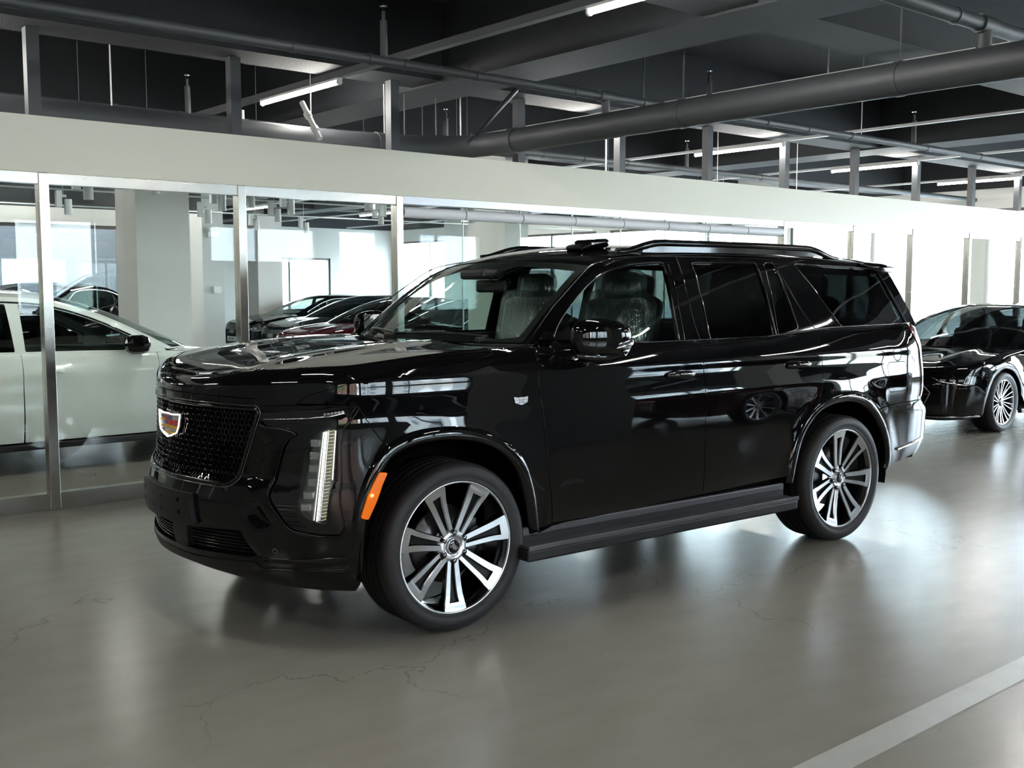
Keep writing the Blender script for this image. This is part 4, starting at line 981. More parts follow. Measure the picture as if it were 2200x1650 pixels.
# ---- headlamps: dark bezel, tall clear lens, light bars, slim upper lamp
M_LENS = glass('clear_lens', (.93, .95, .95), 1.5)
M_REFL = mat('lamp_reflector', (.55, .56, .57), .18, .85)
M_LED = mat('lamp_light_guide', (1, 1, 1), .3, emit=(1, .93, .74), es=1.0)
LENS = rounded([(1.078, 1.036), (1.024, 1.030), (.972, 1.016), (.938, .984), (.910, .900), (.888, .800), (.895, .735), (.915, .668), (.946, .622), (.999, .598), (1.045, .594), (1.058, .70), (1.070, .888)], .012)
TL = rounded([(.675, 1.093), (.865, 1.104), (1.023, 1.113), (1.182, 1.128), (1.166, 1.106), (1.106, 1.074), (1.0, 1.060), (.783, 1.054), (.668, 1.056)], .006)
def headlamp(side):
    def bd(mb): return mb if side < 0 else mirrored(mb)
    hl = bd(patch(S_, inset(BZ, -.004), [inset(LENS, .004)], da=.04, db=.04, gap=0, flange=.0, hflange=.02, off=-.020)).build('headlamp', M_GLOSS, suv)
    bd(patch(S_, LENS, da=.04, db=.04, gap=0, flange=.018, off=-.006)).build('lens', M_LENS, hl)
    bd(patch(S_, inset(LENS, -.002), da=.05, db=.05, gap=0, flange=0, off=-.052)).build('reflector', mat('lamp_housing', (.26, .28, .27), .22, .85), hl)
    fr = MB(); fr.tube([Vector(S_(a, b)) + fd_normal(S_, a, b)*-.008 for a, b in resample(inset(BZ, .002), .02)], .004, 6, closed=True)
    bd(fr).build('bezel_edge', M_GLOSS, hl)
    # stacked projector cubes
    pj = MB()
    for k in range(6):
        b = .965 - k*.058; a = .965 - .02*(k/5) + .0
        p = Vector(S_(a, b)); n = fd_normal(S_, a, b); ang = math.atan2(n.y, n.x)
        pj.box(p - n*.034, (.03, .05, .036), rot=Matrix.Rotation(ang, 3, 'Z'), bev=.006)
    bd(pj).build('projector', M_REFL, hl)
    for k, (l0, l1, m, dd, wdt) in enumerate([((1.020, 1.018), (.998, .612), M_LED, -.016, .0038), ((1.073, 1.022), (1.056, .80), M_LED, -.012, .0022)]):
        e0, e1 = [Vector(S_(*q)) + fd_normal(S_, *q)*dd for q in (l0, l1)]
        P = [e0.lerp(e1, i/19) for i in range(20)]
        bd(MB().tube(P, wdt, 8)).build('light_bar', m, hl)
    # chrome guides either side of the bar, and fin comb
    gd = MB()
    g0, g1 = [Vector(S_(*q)) + fd_normal(S_, *q)*-.022 for q in ((1.004, 1.016), (.980, .614))]
    h0, h1 = [Vector(S_(*q)) + fd_normal(S_, *q)*-.022 for q in ((1.032, 1.018), (1.010, .612))]
    k0, k1 = [Vector(S_(*q)) + fd_normal(S_, *q)*-.020 for q in ((1.068, 1.022), (1.042, .618))]
    gd.tube([g0, g1], .008, 8); gd.tube([h0, h1], .006, 8)
    bd(gd).build('chrome_guide', M_CHROME, hl)
    fn = MB()
    for i in range(27):
        t = i/26; fn.tube([h0.lerp(h1, t), k0.lerp(k1, t)], .0016, 5)
    bd(fn).build('light_comb', mat('frosted_guide', (.75, .72, .55), .25, emit=(1, .9, .6), es=.08), hl)
    bd(patch(S_, [(1.03, 1.02), (1.066, 1.02), (1.052, .62), (1.008, .62)], da=.05, db=.08, gap=0, flange=0, off=-.028)).build('comb_backing', mat('comb_back', (.35, .35, .30), .3, .5), hl)
    up = bd(patch(S_, TL, da=.05, db=.02, gap=0, flange=.010, off=.0015)).build('upper_lamp', M_GLOSS, hl)
    st = MB().tube([Vector(S_(a, b)) + fd_normal(S_, a, b)*.004 for a, b in ((.70, 1.066), (.80, 1.070), (.95, 1.078), (1.06, 1.088), (1.12, 1.100))], .0025, 6)
    bd(st).build('lamp_strip', M_SHADOW, up) if False else bd(st).build('lamp_strip', M_CHROME, hl)
    sq = MB()
    for k in range(6):
        a = 1.02 + k*.018; b = 1.096 + k*.002
        sq.box(Vector(S_(a, b)) + fd_normal(S_, a, b)*.002, (.012, .008, .010), rot=math.atan2(fd_normal(S_, a, b).y, fd_normal(S_, a, b).x) + PI/2)
    bd(sq).build('lamp_module', M_REFL, hl)
    # dark fins on the inner bezel
    fi = MB()
    for k in range(6):
        b = .68 - k*.019; fi.tube([Vector(S_(a, b)) + fd_normal(S_, a, b)*-.016 for a in (.80 + k*.012, .84 + k*.012, .875 + k*.013)], .0035, 6)
    bd(fi).build('bezel_fin', M_GLOSS, hl)
    return hl
headlamp(-1); headlamp(1)
# ---- bonnet: wraps over the shoulders
HS = [(.685, 1.126), (.864, 1.137), (.926, 1.178), (1.023, 1.204), (1.173, 1.235), (1.472, 1.278), (1.83, 1.312), (1.90, 1.322), (1.955, 1.335)]
hh = [(0, 1.160), (.45, 1.160), (.645, 1.158)] + HS
lh = 1.96
side_top = top_edge(1.955, 0, 60)
halfh = hh + side_top[:-1]
poly = halfh + [(0, ztop_l(0))] + [(-a, b) for a, b in halfh[:0:-1]]
# two halves meet in one mesh: strip below the shoulder + the top
hd = patch(S_, hh + side_top, da=.03, db=.012, edge=.02, gap=.0, flange=.0)
hdm = mirrored(hd)
hm = MB(); hm.v, hm.f, hm.n, hm.sm, hm.mi, hm.use_n = list(hd.v), list(hd.f), list(hd.n), list(hd.sm), list(hd.mi), True
def merge(dst, src):
    k = len(dst.v); dst.v += src.v; dst.f += [tuple(k+j for j in f) for f in src.f]; dst.n += src.n; dst.sm += src.sm; dst.mi += src.mi; dst.use_n |= src.use_n
merge(hm, hdm)
rim_pts = [S_(l, ztop_l(l)) for l in [1.955*i/70 for i in range(71)]]
hx = [(p[0], p[1]) for p in rim_pts]
rear = [(.235 + .30*(y/.9)**2, y) for y in [-.93 + i*.93/14 for i in range(15)]]
xr_, yr_ = hx[-1]
rear = [(.235 + (xr_ - .235)*(y/abs(yr_))**2, y) for y in [-abs(yr_) + i*abs(yr_)/14 for i in range(15)]]
polyH = hx[:-1] + rear[:-1] ; polyH = hx + rear[1:]
polyH = polyH + [(x, -y) for x, y in rear[-2::-1]] + [(x, -y) for x, y in hx[-2:0:-1]]
def hood_f(x, y): 
    p = SUV.hood(x, y); return p
def blend_edge(x, y):
    return hood_f(x, y)
ht = patch(blend_edge, polyH, da=.035, db=.025, edge=.03, gap=0, flange=0, sign=1)
merge(hm, ht)
hood = hm.build('bonnet', M_PAINT, suv)
# seam between bonnet and nose, and the raised moulding line
# ---- fenders, doors, quarter panels (both flanks)
GA = [(2.255, 1.362), (2.214, 1.30), (2.213, 1.164), (2.228, 1.0), (2.266, .736), (2.304, .435)]
GB = [(3.405, 1.36), (3.425, 1.276), (3.425, 1.202), (3.420, 1.044), (3.424, .776), (3.436, .467)]
GC = [(4.528, 1.39), (4.528, 1.254), (4.523, 1.122), (4.499, 1.021), (4.440, .921), (4.345, .840), (4.265, .745), (4.215, .647), (4.196, .49)]
GA, GB, GC = smooth_line(GA, 4), smooth_line(GB, 4), smooth_line(GC, 4)
AF = smooth_line([(1.325, .880), (1.398, .929), (1.514, .956), (1.679, .957), (1.839, .927), (1.965, .865), (2.06, .77), (2.12, .632), (2.157, .483), (2.175, .40)], 5)
fen = [(1.336, .927), (1.259, 1.024), (1.182, 1.139)] + [(.868, 1.139), (.926, 1.178), (1.023, 1.204), (1.173, 1.235), (1.472, 1.278), (1.83, 1.312), (1.90, 1.322), (1.955, 1.335)] + top_edge(1.97, 2.255, 6) + GA + [(2.19, .40)] + AF[::-1][:-1]
fender = patch(S_, fen, da=.05, db=.014, gap=.0032, flange=.014)
both('front_fender', fender, M_PAINT, suv)
fd = GA + GB[::-1] + top_edge(3.405, 2.255, 20)[1:-1]
front_door = both('front_door', patch(S_, fd, da=.06, db=.0115, gap=.0032, flange=.016), M_PAINT, suv)
rd = GB + [(4.196, .49)] + GC[::-1][1:] + top_edge(4.528, 3.405, 20)[1:-1]
rear_door = both('rear_door', patch(S_, rd, da=.06, db=.0115, gap=.0032, flange=.016), M_PAINT, suv)
AR = smooth_line([(4.345, .81), (4.471, .893), (4.656, .934), (4.838, .925), (5.004, .867), (5.075, .82)], 5)
FUEL = rounded([(5.262, 1.150), (5.520, 1.150), (5.520, .950), (5.262, .950)], .04)
qt = GC[:int(len(GC)*.62)] + AR + [(5.10, .842), (5.238, .858), (5.467, .868), (5.74, .868), (5.755, 1.0), (5.76, 1.25)] + top_edge(5.78, 4.528, 20)[:-1]
quarter = both('quarter_panel', patch(S_, qt, [FUEL], da=.05, db=.0115, gap=.0032, flange=.014), M_PAINT, suv)
both('fuel_door', patch(S_, FUEL, da=.05, db=.02, gap=.002, flange=.01), M_PAINT, suv)
tgp = [(5.77, 1.25), (5.765, 1.0), (5.75, .868), (LR, .86)] + top_edge(LR, 5.79, 8)
tg = patch(S_, tgp, da=.05, db=.03, gap=.002, flange=.014); merge(tg, mirrored(tg)); tg.build('tailgate', M_PAINT, suv)
both('tail_lamp', patch(S_, [(5.70, 1.385), (5.80, 1.385), (5.84, 1.25), (5.835, .89), (5.79, .89), (5.79, 1.2)], da=.05, db=.04, gap=0, flange=.012, off=.006), mat('tail_lens', (.16, .02, .02), .12, coat=1), suv)
rb = [(5.265, .60), (5.285, .50), (5.259, .428)] + [(5.458, .449), (5.734, .480), (LR, .49), (LR, .865), (5.467, .865), (5.238, .853), (5.10, .838), (5.15, .745), (5.21, .67)]
rbm = patch(S_, rb, da=.05, db=.02, gap=.002, flange=.02); merge(rbm, mirrored(rbm)); rbm.build('rear_bumper', M_PAINT, suv)
both('rear_reflector', MB().tube([Vector(S_(a, b)) + fd_normal(S_, a, b)*.006 for a, b in ((5.41, .545), (5.6, .566), (5.785, .588))], .009, 8), M_CHROME, suv)
# ---- wheel-arch trims: raised glossy lips
def arch_trim(pts, closed_ends=True):
    L = smooth_line(pts, 6); mb = MB(); V = []; N = []; prof = [(-.016, -.05), (-.016, -.008), (-.012, .006), (-.004, .012), (.012, .014), (.030, .012), (.042, .008), (.050, .0)]
    m = len(prof)
    for i, (a, b) in enumerate(L):
        a0, b0 = L[max(0, i-1)]; a1, b1 = L[min(len(L)-1, i+1)]
        d = math.hypot(a1-a0, b1-b0); oa, ob = -(b1-b0)/d, (a1-a0)/d
        for r, h in prof:
            p = Vector(S_(a + oa*r, b + ob*r)); n = fd_normal(S_, a, b)
            V.append(p + n*h)
    F = [(i*m+k, i*m+k+1, (i+1)*m+k+1, (i+1)*m+k) for i in range(len(L)-1) for k in range(m-1)]
    mb.add(V, F, smooth=True)
    return mb
both('wheel_arch_trim', arch_trim([(1.204, .36), (1.206, .563), (1.231, .702), (1.266, .795), (1.325, .880), (1.398, .929), (1.514, .956), (1.679, .957), (1.839, .927), (1.965, .865), (2.06, .77), (2.12, .632), (2.157, .483), (2.172, .42)]), M_PAINT, suv)
both('wheel_arch_trim', arch_trim([(4.236, .452), (4.240, .558), (4.275, .690), (4.345, .80), (4.471, .893), (4.656, .934), (4.838, .925), (5.004, .867), (5.146, .747), (5.243, .611), (5.285, .476), (5.27, .43)]), M_PAINT, suv)
mk = rounded([(1.316, .823), (1.282, .825), (1.252, .775), (1.226, .723), (1.196, .628), (1.225, .620), (1.262, .698), (1.290, .771)], .006)
both('marker_lamp', patch(S_, mk, da=.05, db=.03, gap=0, flange=.014, off=.026), mat('amber_lens', (.55, .10, .002), .3, coat=0, spec=.3, emit=(1, .22, .0), es=.10), suv)
mkb = MB().box(Vector(S_(1.243, .728)) + fd_normal(S_, 1.243, .728)*.0265, (.020, .006, .012), rot=.45, bev=.002)
both('marker_bulb', mkb, mat('amber_bulb', (1, .5, .1), .3, emit=(1, .42, .06), es=2.0), suv)
for zz, l0, l1 in ((.428, .68, 1.13), (.372, .70, 1.17)):
    L = [(l0 + (l1-l0)*i/20, zz + .012*(i/20)) for i in range(21)]
    both('bumper_crease', MB().tube([Vector(S_(a, b)) + fd_normal(S_, a, b)*.001 for a, b in L], .0035, 6), M_GLOSS, suv)
for a, b in ((.792, .470), (1.165, .495)):
    both('parking_sensor', MB().tube([Vector(S_(a + .011*math.cos(t), b + .011*math.sin(t))) + fd_normal(S_, a, b)*.001 for t in [i*PI/8 for i in range(16)]], .0016, 5, closed=True), M_GREY, suv)
# ---- side crest badge
sb = [(2.046, 1.120), (2.075, 1.116), (2.09, 1.117), (2.105, 1.116), (2.134, 1.120), (2.128, 1.092), (2.09, 1.080), (2.052, 1.092)]
bo = both('side_badge', patch(S_, sb, da=.05, db=.05, gap=0, flange=.006, off=.005), mat('badge_silver', (.8, .8, .82), .2, 1.0), suv)
for b_ in bo[:1]:
    g = MB()
    for a0, b0, a1, b1 in ((2.052, 1.104, 2.128, 1.104), (2.062, 1.092, 2.12, 1.092), (2.078, 1.114, 2.078, 1.086), (2.10, 1.114, 2.10, 1.086)):
        g.tube([Vector(S_(a0, b0)) + fd_normal(S_, a0, b0)*.0055, Vector(S_(a1, b1)) + fd_normal(S_, a1, b1)*.0055], .0009, 5)
    g.build('badge_relief', M_SHADOW, b_)
# ---- door handles
def handle(a, b, door):
    for sgn, d in ((-1, door[0]), (1, door[1])):
        bowl = patch(S_, [(a + .07 + .105*math.cos(t), b + .034*math.sin(t)) for t in [i*PI/10 for i in range(20)]], da=.03, db=.02, gap=0, flange=0, off=.0012)
        P = [Vector(S_(a - .02 + .03*i/1.0, b)) + fd_normal(S_, a, b)*h for i, h in enumerate((.006, .028, .036, .038, .038, .036, .028, .008))]
        m = MB().tube(P, .013, 12, radii=[.010, .013, .015, .016, .016, .015, .013, .010])
        m.v = [(x, y, b + (z - b)*1.25) for x, y, z in m.v]
        st = MB().tube([p + Vector((0, -.015, .004)) for p in P[2:7]], .0035, 6)
        if sgn > 0: bowl, m, st = mirrored(bowl), mirrored(m), mirrored(st)
        h = m.build('door_handle', M_GLOSS, d)
        st.build('handle_insert', M_CHROME, d)
handle(3.10 + .04, 1.170, front_door); handle(4.155 + .04, 1.178, rear_door)
# ---- cabin flank with window openings
C_ = SUV.cabin
def greeny_fix(q): q[1] = SUV.green_y(q[0], q[2]); return q
_edge = SUV.edge
SUV.edge = lambda t: greeny_fix(_edge(t))
W1 = smooth_line([(.690, 1.372), (.712, 1.428), (.788, 1.512), (.965, 1.650), (1.125, 1.731), (1.327, 1.779), (1.612, 1.798)], 5) + [(1.585, 1.352), (1.12, 1.345)]
W2 = [(1.858, 1.799), (2.432, 1.806), (2.446, 1.364), (1.853, 1.355)]
W2B = [(2.513, 1.806), (2.600, 1.806), (2.672, 1.404), (2.475, 1.369)]
W3 = [(2.815, 1.804), (3.724, 1.780), (3.935, 1.408), (3.125, 1.409)]
W1, W2, W2B, W3 = [rounded(w, .02) for w in (W1, W2, W2B, W3)]
et = [SUV.edge(i*.1) for i in range(0, 110)]
up = [(q[0], q[2]) for q in et]
belt = [(x, SUV.zt(x) - .022) for x in [4.085 - i*(4.085-.50)/60 for i in range(61)]]
cf = belt + up[1:]
cab = patch(C_, cf, [W1, W2, W2B, W3], da=.05, db=.03, edge=.025, gap=0, flange=.0, hflange=.02, sign=1)
both('cabin_frame', cab, M_PAINT, suv)
M_GF = glass('side_glass', (.46, .56, .52), 1.5); M_GP = glass('privacy_glass', (.028, .034, .036), 1.5)
for w, m, nm in ((W1, M_GF, 'front_window'), (W2, M_GP, 'rear_window'), (W2B, M_GP, 'rear_vent_window'), (W3, M_GP, 'quarter_window')):
    both(nm, patch(C_, inset(w, .001), da=.08, db=.06, gap=0, flange=0, off=-.007), m, suv)
# fine glossy mouldings round the windows and shut lines of the door frames
def bead(name, pts, r, m, closed=False, off=.002, f=C_):
    P = [Vector(f(a, b)) + fd_normal(f, a, b)*off for a, b in resample(pts, .03, closed)]
    return both(name, MB().tube(P, r, 6, closed=closed), m, suv)
for w in (W1, W2, W2B, W3): bead('window_moulding', inset(w, -.006), .0042, M_GLOSS, True)
DF = smooth_line([(.500, 1.340), (.520, 1.372), (.612, 1.462), (.688, 1.530), (.764, 1.590), (1.021, 1.763), (1.167, 1.806), (1.357, 1.829), (1.709, 1.838), (2.3, 1.838), (2.60, 1.832)], 6)
bead('door_frame_edge', DF, .0035, M_GLOSS)
bead('door_frame_edge', [(1.745, 1.836), (1.735, 1.65), (1.742, 1.44), (1.767, 1.34)], .003, M_GLOSS)
bead('door_frame_edge', [(2.60, 1.83), (2.70, 1.60), (2.79, 1.46), (2.86, 1.385)], .003, M_GLOSS)
bead('roof_moulding', [(q[0], q[2]-.004) for q in et[36:90]], .005, M_GLOSS, off=.004)
bead('belt_moulding', [(x, SUV.zt(x) - .004) for x in [.66 + i*(3.98-.66)/50 for i in range(51)]], .006, M_GLOSS, off=.004)
for d, (x, za, zb) in {0: (1.76, 1.79, 1.36)}.items():
    bead('pillar_cover', [(1.655, 1.79), (1.635, 1.36)], .003, M_GLOSS)
# ---- windscreen, roof, rear glass
A_ = lambda t, v: SUV.arch(t, v)
# windscreen: band of the arch surface between the pillars
def arch2(t, w):
    q = SUV.edge(max(0.0, min(len(SUV.uedge)-1.0001, t))); v = w
    x, y, z, bx, bz = q; u = 1 - abs(v)**2.3
    return (x - bx*u, y*v, z + bz*u)
WSo = [(.06, -1.0), (.06, 1.0), (4.0, 1.0), (4.0, -1.0)]
WS = rounded([(.12, -.925), (.12, .925), (3.45, .925), (3.45, -.925)], .05)
ws = patch(arch2, WS, da=.2, db=.05, edge=.06, gap=0, flange=0, off=-.004, sign=1)
M_WS = glass('windscreen_glass', (.80, .90, .86), 1.5)
wso = ws.build('windscreen', M_WS, suv)
frame_ = patch(arch2, WSo, [inset(WS, .0)], da=.2, db=.05, edge=.05, gap=0, flange=0, hflange=.006, sign=1)
frame_.build('windscreen_surround', M_PAINT, suv)
fr_in = [(.34, -.885), (.16, -.6), (.16, .6), (.34, .885), (3.0, .86), (3.15, .3), (2.55, .14), (2.55, -.14), (3.15, -.3), (3.0, -.86)]
patch(arch2, inset(WS, .002), [rounded(fr_in, .05)], da=.2, db=.05, edge=.05, gap=0, flange=0, off=-.007, sign=1).build('windscreen_frit', mat('ceramic_frit', (.006, .006, .006), .4), suv)
roof_poly = [(3.98, -1.0), (3.98, 1.0), (9.0, 1.0), (9.0, -1.0)]
roofo = patch(arch2, roof_poly, da=.12, db=.06, edge=.06, gap=0, flange=.004, sign=1).build('roof', M_PAINT, suv)
patch(arch2, [(9.0, -1.0), (9.0, 1.0), (10.98, 1.0), (10.98, -1.0)], [[(9.35, -.82), (9.35, .82), (10.75, .82), (10.75, -.82)]], da=.2, db=.08, edge=.06, gap=0, flange=0, sign=1).build('rear_hatch_frame', M_PAINT, suv)
patch(arch2, [(9.35, -.82), (9.35, .82), (10.75, .82), (10.75, -.82)], da=.2, db=.08, edge=.06, gap=0, flange=0, off=-.004, sign=1).build('rear_windscreen', M_GP, suv)
# rear spoiler
sp_ = MB(); V = []
prof = [(3.62, .008), (3.75, .018), (3.90, .020), (3.985, .010), (3.995, -.012), (3.95, -.030), (3.80, -.032)]
ys = [-.80 + 1.60*i/20 for i in range(21)]
for y in ys:
    zz = 1.80 + .068*(1 - abs(y/.80)**2.5); k = 1 - .10*abs(y/.8)**3
    for x, dz in prof: V.append((x*1.0 - .10*abs(y/.8)**3, y, zz + dz + (3.7-x)*.04))
n = len(prof); F = [(i*n+k, (i+1)*n+k, (i+1)*n+(k+1) % n, i*n+(k+1) % n) for i in range(20) for k in range(n)] + [tuple(range(n)), tuple(range(20*n, 21*n))[::-1]]
sp_.add(V, F, smooth=True); sp_.build('rear_spoiler', M_PAINT, suv, recalc=True)
# roof rails
for sy in (-1, 1):
    r = MB(); P = []; Rr = []
    for i in range(41):
        x = 1.36 + (3.42 - 1.36)*i/40; e = min(i, 40-i)/40
        h = .058*sstep(0, .17, e); P.append((x, sy*(.665 - .015*e), 1.862 + h - .012*max(0, x-2.6)**1.2))
        Rr.append(.012 + .010*sstep(0, .1, e))
    r.tube(P, .02, 10, radii=Rr)
    r.box((2.4, sy*.665, 1.885), (1.70, .012, .045))
    r.build('roof_rail', M_GLOSS, suv)
# roof sensor pod above the windscreen
pod = MB()
pod.box((1.43, -.36, 1.918), (.15, .17, .052), rot=Matrix.Rotation(-.06, 3, 'Y'), bev=.02)
pod.box((1.345, -.36, 1.902), (.12, .15, .035), rot=Matrix.Rotation(-.25, 3, 'Y'), bev=.014)
pod.build('roof_sensor_pod', M_GLOSS, suv)
# ---- cowl, wipers
cowl = MB(); V = []
for i in range(21):
    y = -.86 + 1.72*i/20; x0 = .235 + (.545-.235)*(y/.9)**2; x1 = .33 + .27*(abs(y)/.86)**2.2
    V += [(x0 + .004, y, SUV.hood(x0, y)[2] - .012), ((x0+x1)/2, y, 1.352), (x1 + .02, y, 1.372 - .012)]
F = [(3*i+k, 3*i+k+1, 3*i+k+4, 3*i+k+3) for i in range(20) for k in (0, 1)]
cowl.add(V, [f[::-1] for f in F], smooth=True); cowl.build('cowl_panel', M_SATIN, suv)
for y0, y1 in ((-.62, .02), (.10, .70)):
    w = MB(); P = []
    for i in range(13):
        y = y0 + (y1-y0)*i/12; P.append((.36 + .27*(abs(y)/.86)**2.2 - .02 + .03*i/12, y, 1.392 + .012*math.sin(i/12*PI) + .01))
    w.tube(P, .007, 6); w.box((P[0][0] - .03, y0 + .02, 1.385), (.06, .03, .03), bev=.008)
    w.build('wiper', M_SATIN, suv)
# ---- door mirrors
def mirror(sgn):
    # folded back along the door: p runs from the hinge to the outer end, q from the painted cap (-) to the glass (+)
    ca, sa = math.cos(.16), math.sin(.16)
    def fold(p_, q_, z): return Vector((.640 + p_*ca + q_*sa, -1.045 - p_*sa + q_*ca - .045, z))
    bm = bmesh.new(); bmesh.ops.create_uvsphere(bm, u_segments=32, v_segments=20, radius=1)
    se = lambda q, e: math.copysign(abs(q)**e, q)
    V = []
    for v in bm.verts:
        x, y, z = v.co; a, b, c = se(x, .58), se(y, .85), se(z, .62)
        hz = .098 - .012*max(0, a); thick = .075 if b < 0 else .035
        V.append(fold(.185 + a*.180, b*thick*(1 - .25*max(0, a)), 1.405 + c*hz - .012*max(0, a) - .012*max(0, -c)*max(0, a)))
    bm.verts.index_update(); F = [[v.index for v in f.verts] for f in bm.faces]; bm.free()
    hd = MB().add(V, F, smooth=True)
    arm = MB().tube([(.68, -.93, 1.335), (.685, -.99, 1.33), (.70, -1.06, 1.335)], .03, 12, radii=[.05, .038, .045])
    gl = MB().box(fold(.19, .034, 1.405), (.29, .006, .15), rot=-.16, bev=.002)
    ts = MB().tube([fold(.235, -.066, 1.352), fold(.28, -.066, 1.362), fold(.325, -.050, 1.374), fold(.355, -.022, 1.386), fold(.362, .01, 1.396)], .01, 10, radii=[.004, .014, .020, .020, .012])
    ts2 = MB().tube([fold(.245, -.070, 1.372), fold(.30, -.066, 1.385), fold(.345, -.040, 1.396)], .0035, 6)
    pl = MB().tube([fold(.275, -.060, 1.335), fold(.325, -.045, 1.338), fold(.300, -.050, 1.312)], .005, 6, closed=True, caps=False)
    sk = MB(); bmv = []
    sk.tube([fold(.02, -.02, 1.318), fold(.10, -.035, 1.312), fold(.20, -.035, 1.308), fold(.30, -.03, 1.318)], .02, 10, radii=[.014, .024, .024, .014])
    sail = patch(C_, [(.66, 1.36), (.705, 1.362), (.80, 1.362), (.80, 1.505), (.735, 1.45)], da=.05, db=.05, gap=0, flange=.01, off=.006)
    ms = [hd, arm, gl, ts, pl, sail, ts2, sk]
    if sgn > 0: ms = [mirrored(m) for m in ms]
    h = ms[0].build('door_mirror', M_PAINT, suv, recalc=True)
    ms[1].build('mirror_arm', M_GLOSS, h); ms[2].build('mirror_glass', M_CHROME, h); ms[3].build('turn_signal', mat('signal_lens', (.34, .35, .36), .10, .8), h)
    ms[4].build('puddle_lamp', M_CHROME, h); ms[5].build('mirror_base', M_GLOSS, h); ms[6].build('signal_strip', M_CHROME, h); ms[7].build('mirror_skirt', M_GLOSS, h)
mirror(-1); mirror(1)
# ---- sills, running boards, floor
for sy in (-1, 1):
    r = MB(); r.box((1.44, sy*.985, .428), (2.06, .03, .044), bev=.008); r.build('sill_trim', M_GREY, suv)
    r = MB(); r.box((1.44, sy*.93, .385), (2.08, .12, .05), bev=.006); r.build('sill', M_SATIN, suv)
    r = MB(); r.box((1.43, sy*1.00, .327), (2.12, .19, .060), bev=.012); ro_ = r.build('running_board', M_SATIN, suv)
    r = MB(); r.box((1.43, sy*1.094, .368), (2.12, .016, .026), bev=.004); r.box((1.43, sy*1.0, .366), (2.10, .17, .014), bev=.003)
    r.build('board_edge_strip', M_GREY, suv)
ub = MB(); ub.box((1.6, 0, .50), (4.6, 1.2, .22)); ub.box((1.44, 0, .43), (2.0, 1.84, .10)); ub.box((-.60, 0, .45), (.35, 1.0, .2)); ub.box((3.85, 0, .52), (.7, 1.6, .2))
ub.build('underbody', M_DARK, suv)
# dark inner skins close the shell behind panel gaps and in the wheel houses
inn = MB()
body_in = [(1.30, 1.08), (2.30, 1.08), (2.30, .46), (4.19, .50), (4.19, .75), (4.34, .95), (4.6, 1.0), (5.0, .97), (5.2, .84), (5.6, .84), (5.6, 1.30), (2.0, 1.30), (1.30, 1.20)]
patch(S_, body_in, da=.1, db=.06, gap=0, flange=0, off=-.02, mb=inn)
patch(S_, [(2.20, .46), (2.42, .46), (2.36, 1.30), (2.1, 1.30), (2.1, .98)], da=.1, db=.06, gap=0, flange=0, off=-.018, mb=inn)
both('inner_skin', inn, M_DARK, suv)
nb = MB(); patch(S_, [(0, 1.12), (.6, 1.11), (1.1, 1.10), (1.16, 1.0), (1.16, .40), (.7, .37), (0, .40)], da=.1, db=.06, gap=0, flange=0, off=-.06, mb=nb); merge(nb, mirrored(nb)); nb.build('nose_structure', M_DARK, suv)
for xw in (0, 3.071):
    for sy in (-1, 1):
        w = MB(); ang = [(-12 + 204*i/30)*PI/180 for i in range(31)]; V = []
        for a in ang: V += [(xw + .515*math.cos(a), sy*.985, .43 + .515*math.sin(a)), (xw + .515*math.cos(a), sy*.60, .43 + .515*math.sin(a))]
        w.add(V, [(2*i, 2*i+1, 2*i+3, 2*i+2) for i in range(30)], smooth=True)
        w.add([(xw, sy*.60, .43)] + [V[2*i+1] for i in range(31)], [(0, i+1, i+2) for i in range(30)])
        w.build('wheel_house', M_DARK, suv)
for xw, ph in ((.007, .0), (3.073, .30)):
    suv_wheel(suv, (xw, -.995, .413), True, 0, ph)
    suv_wheel(suv, (xw, .995, .413), False, 0, ph)
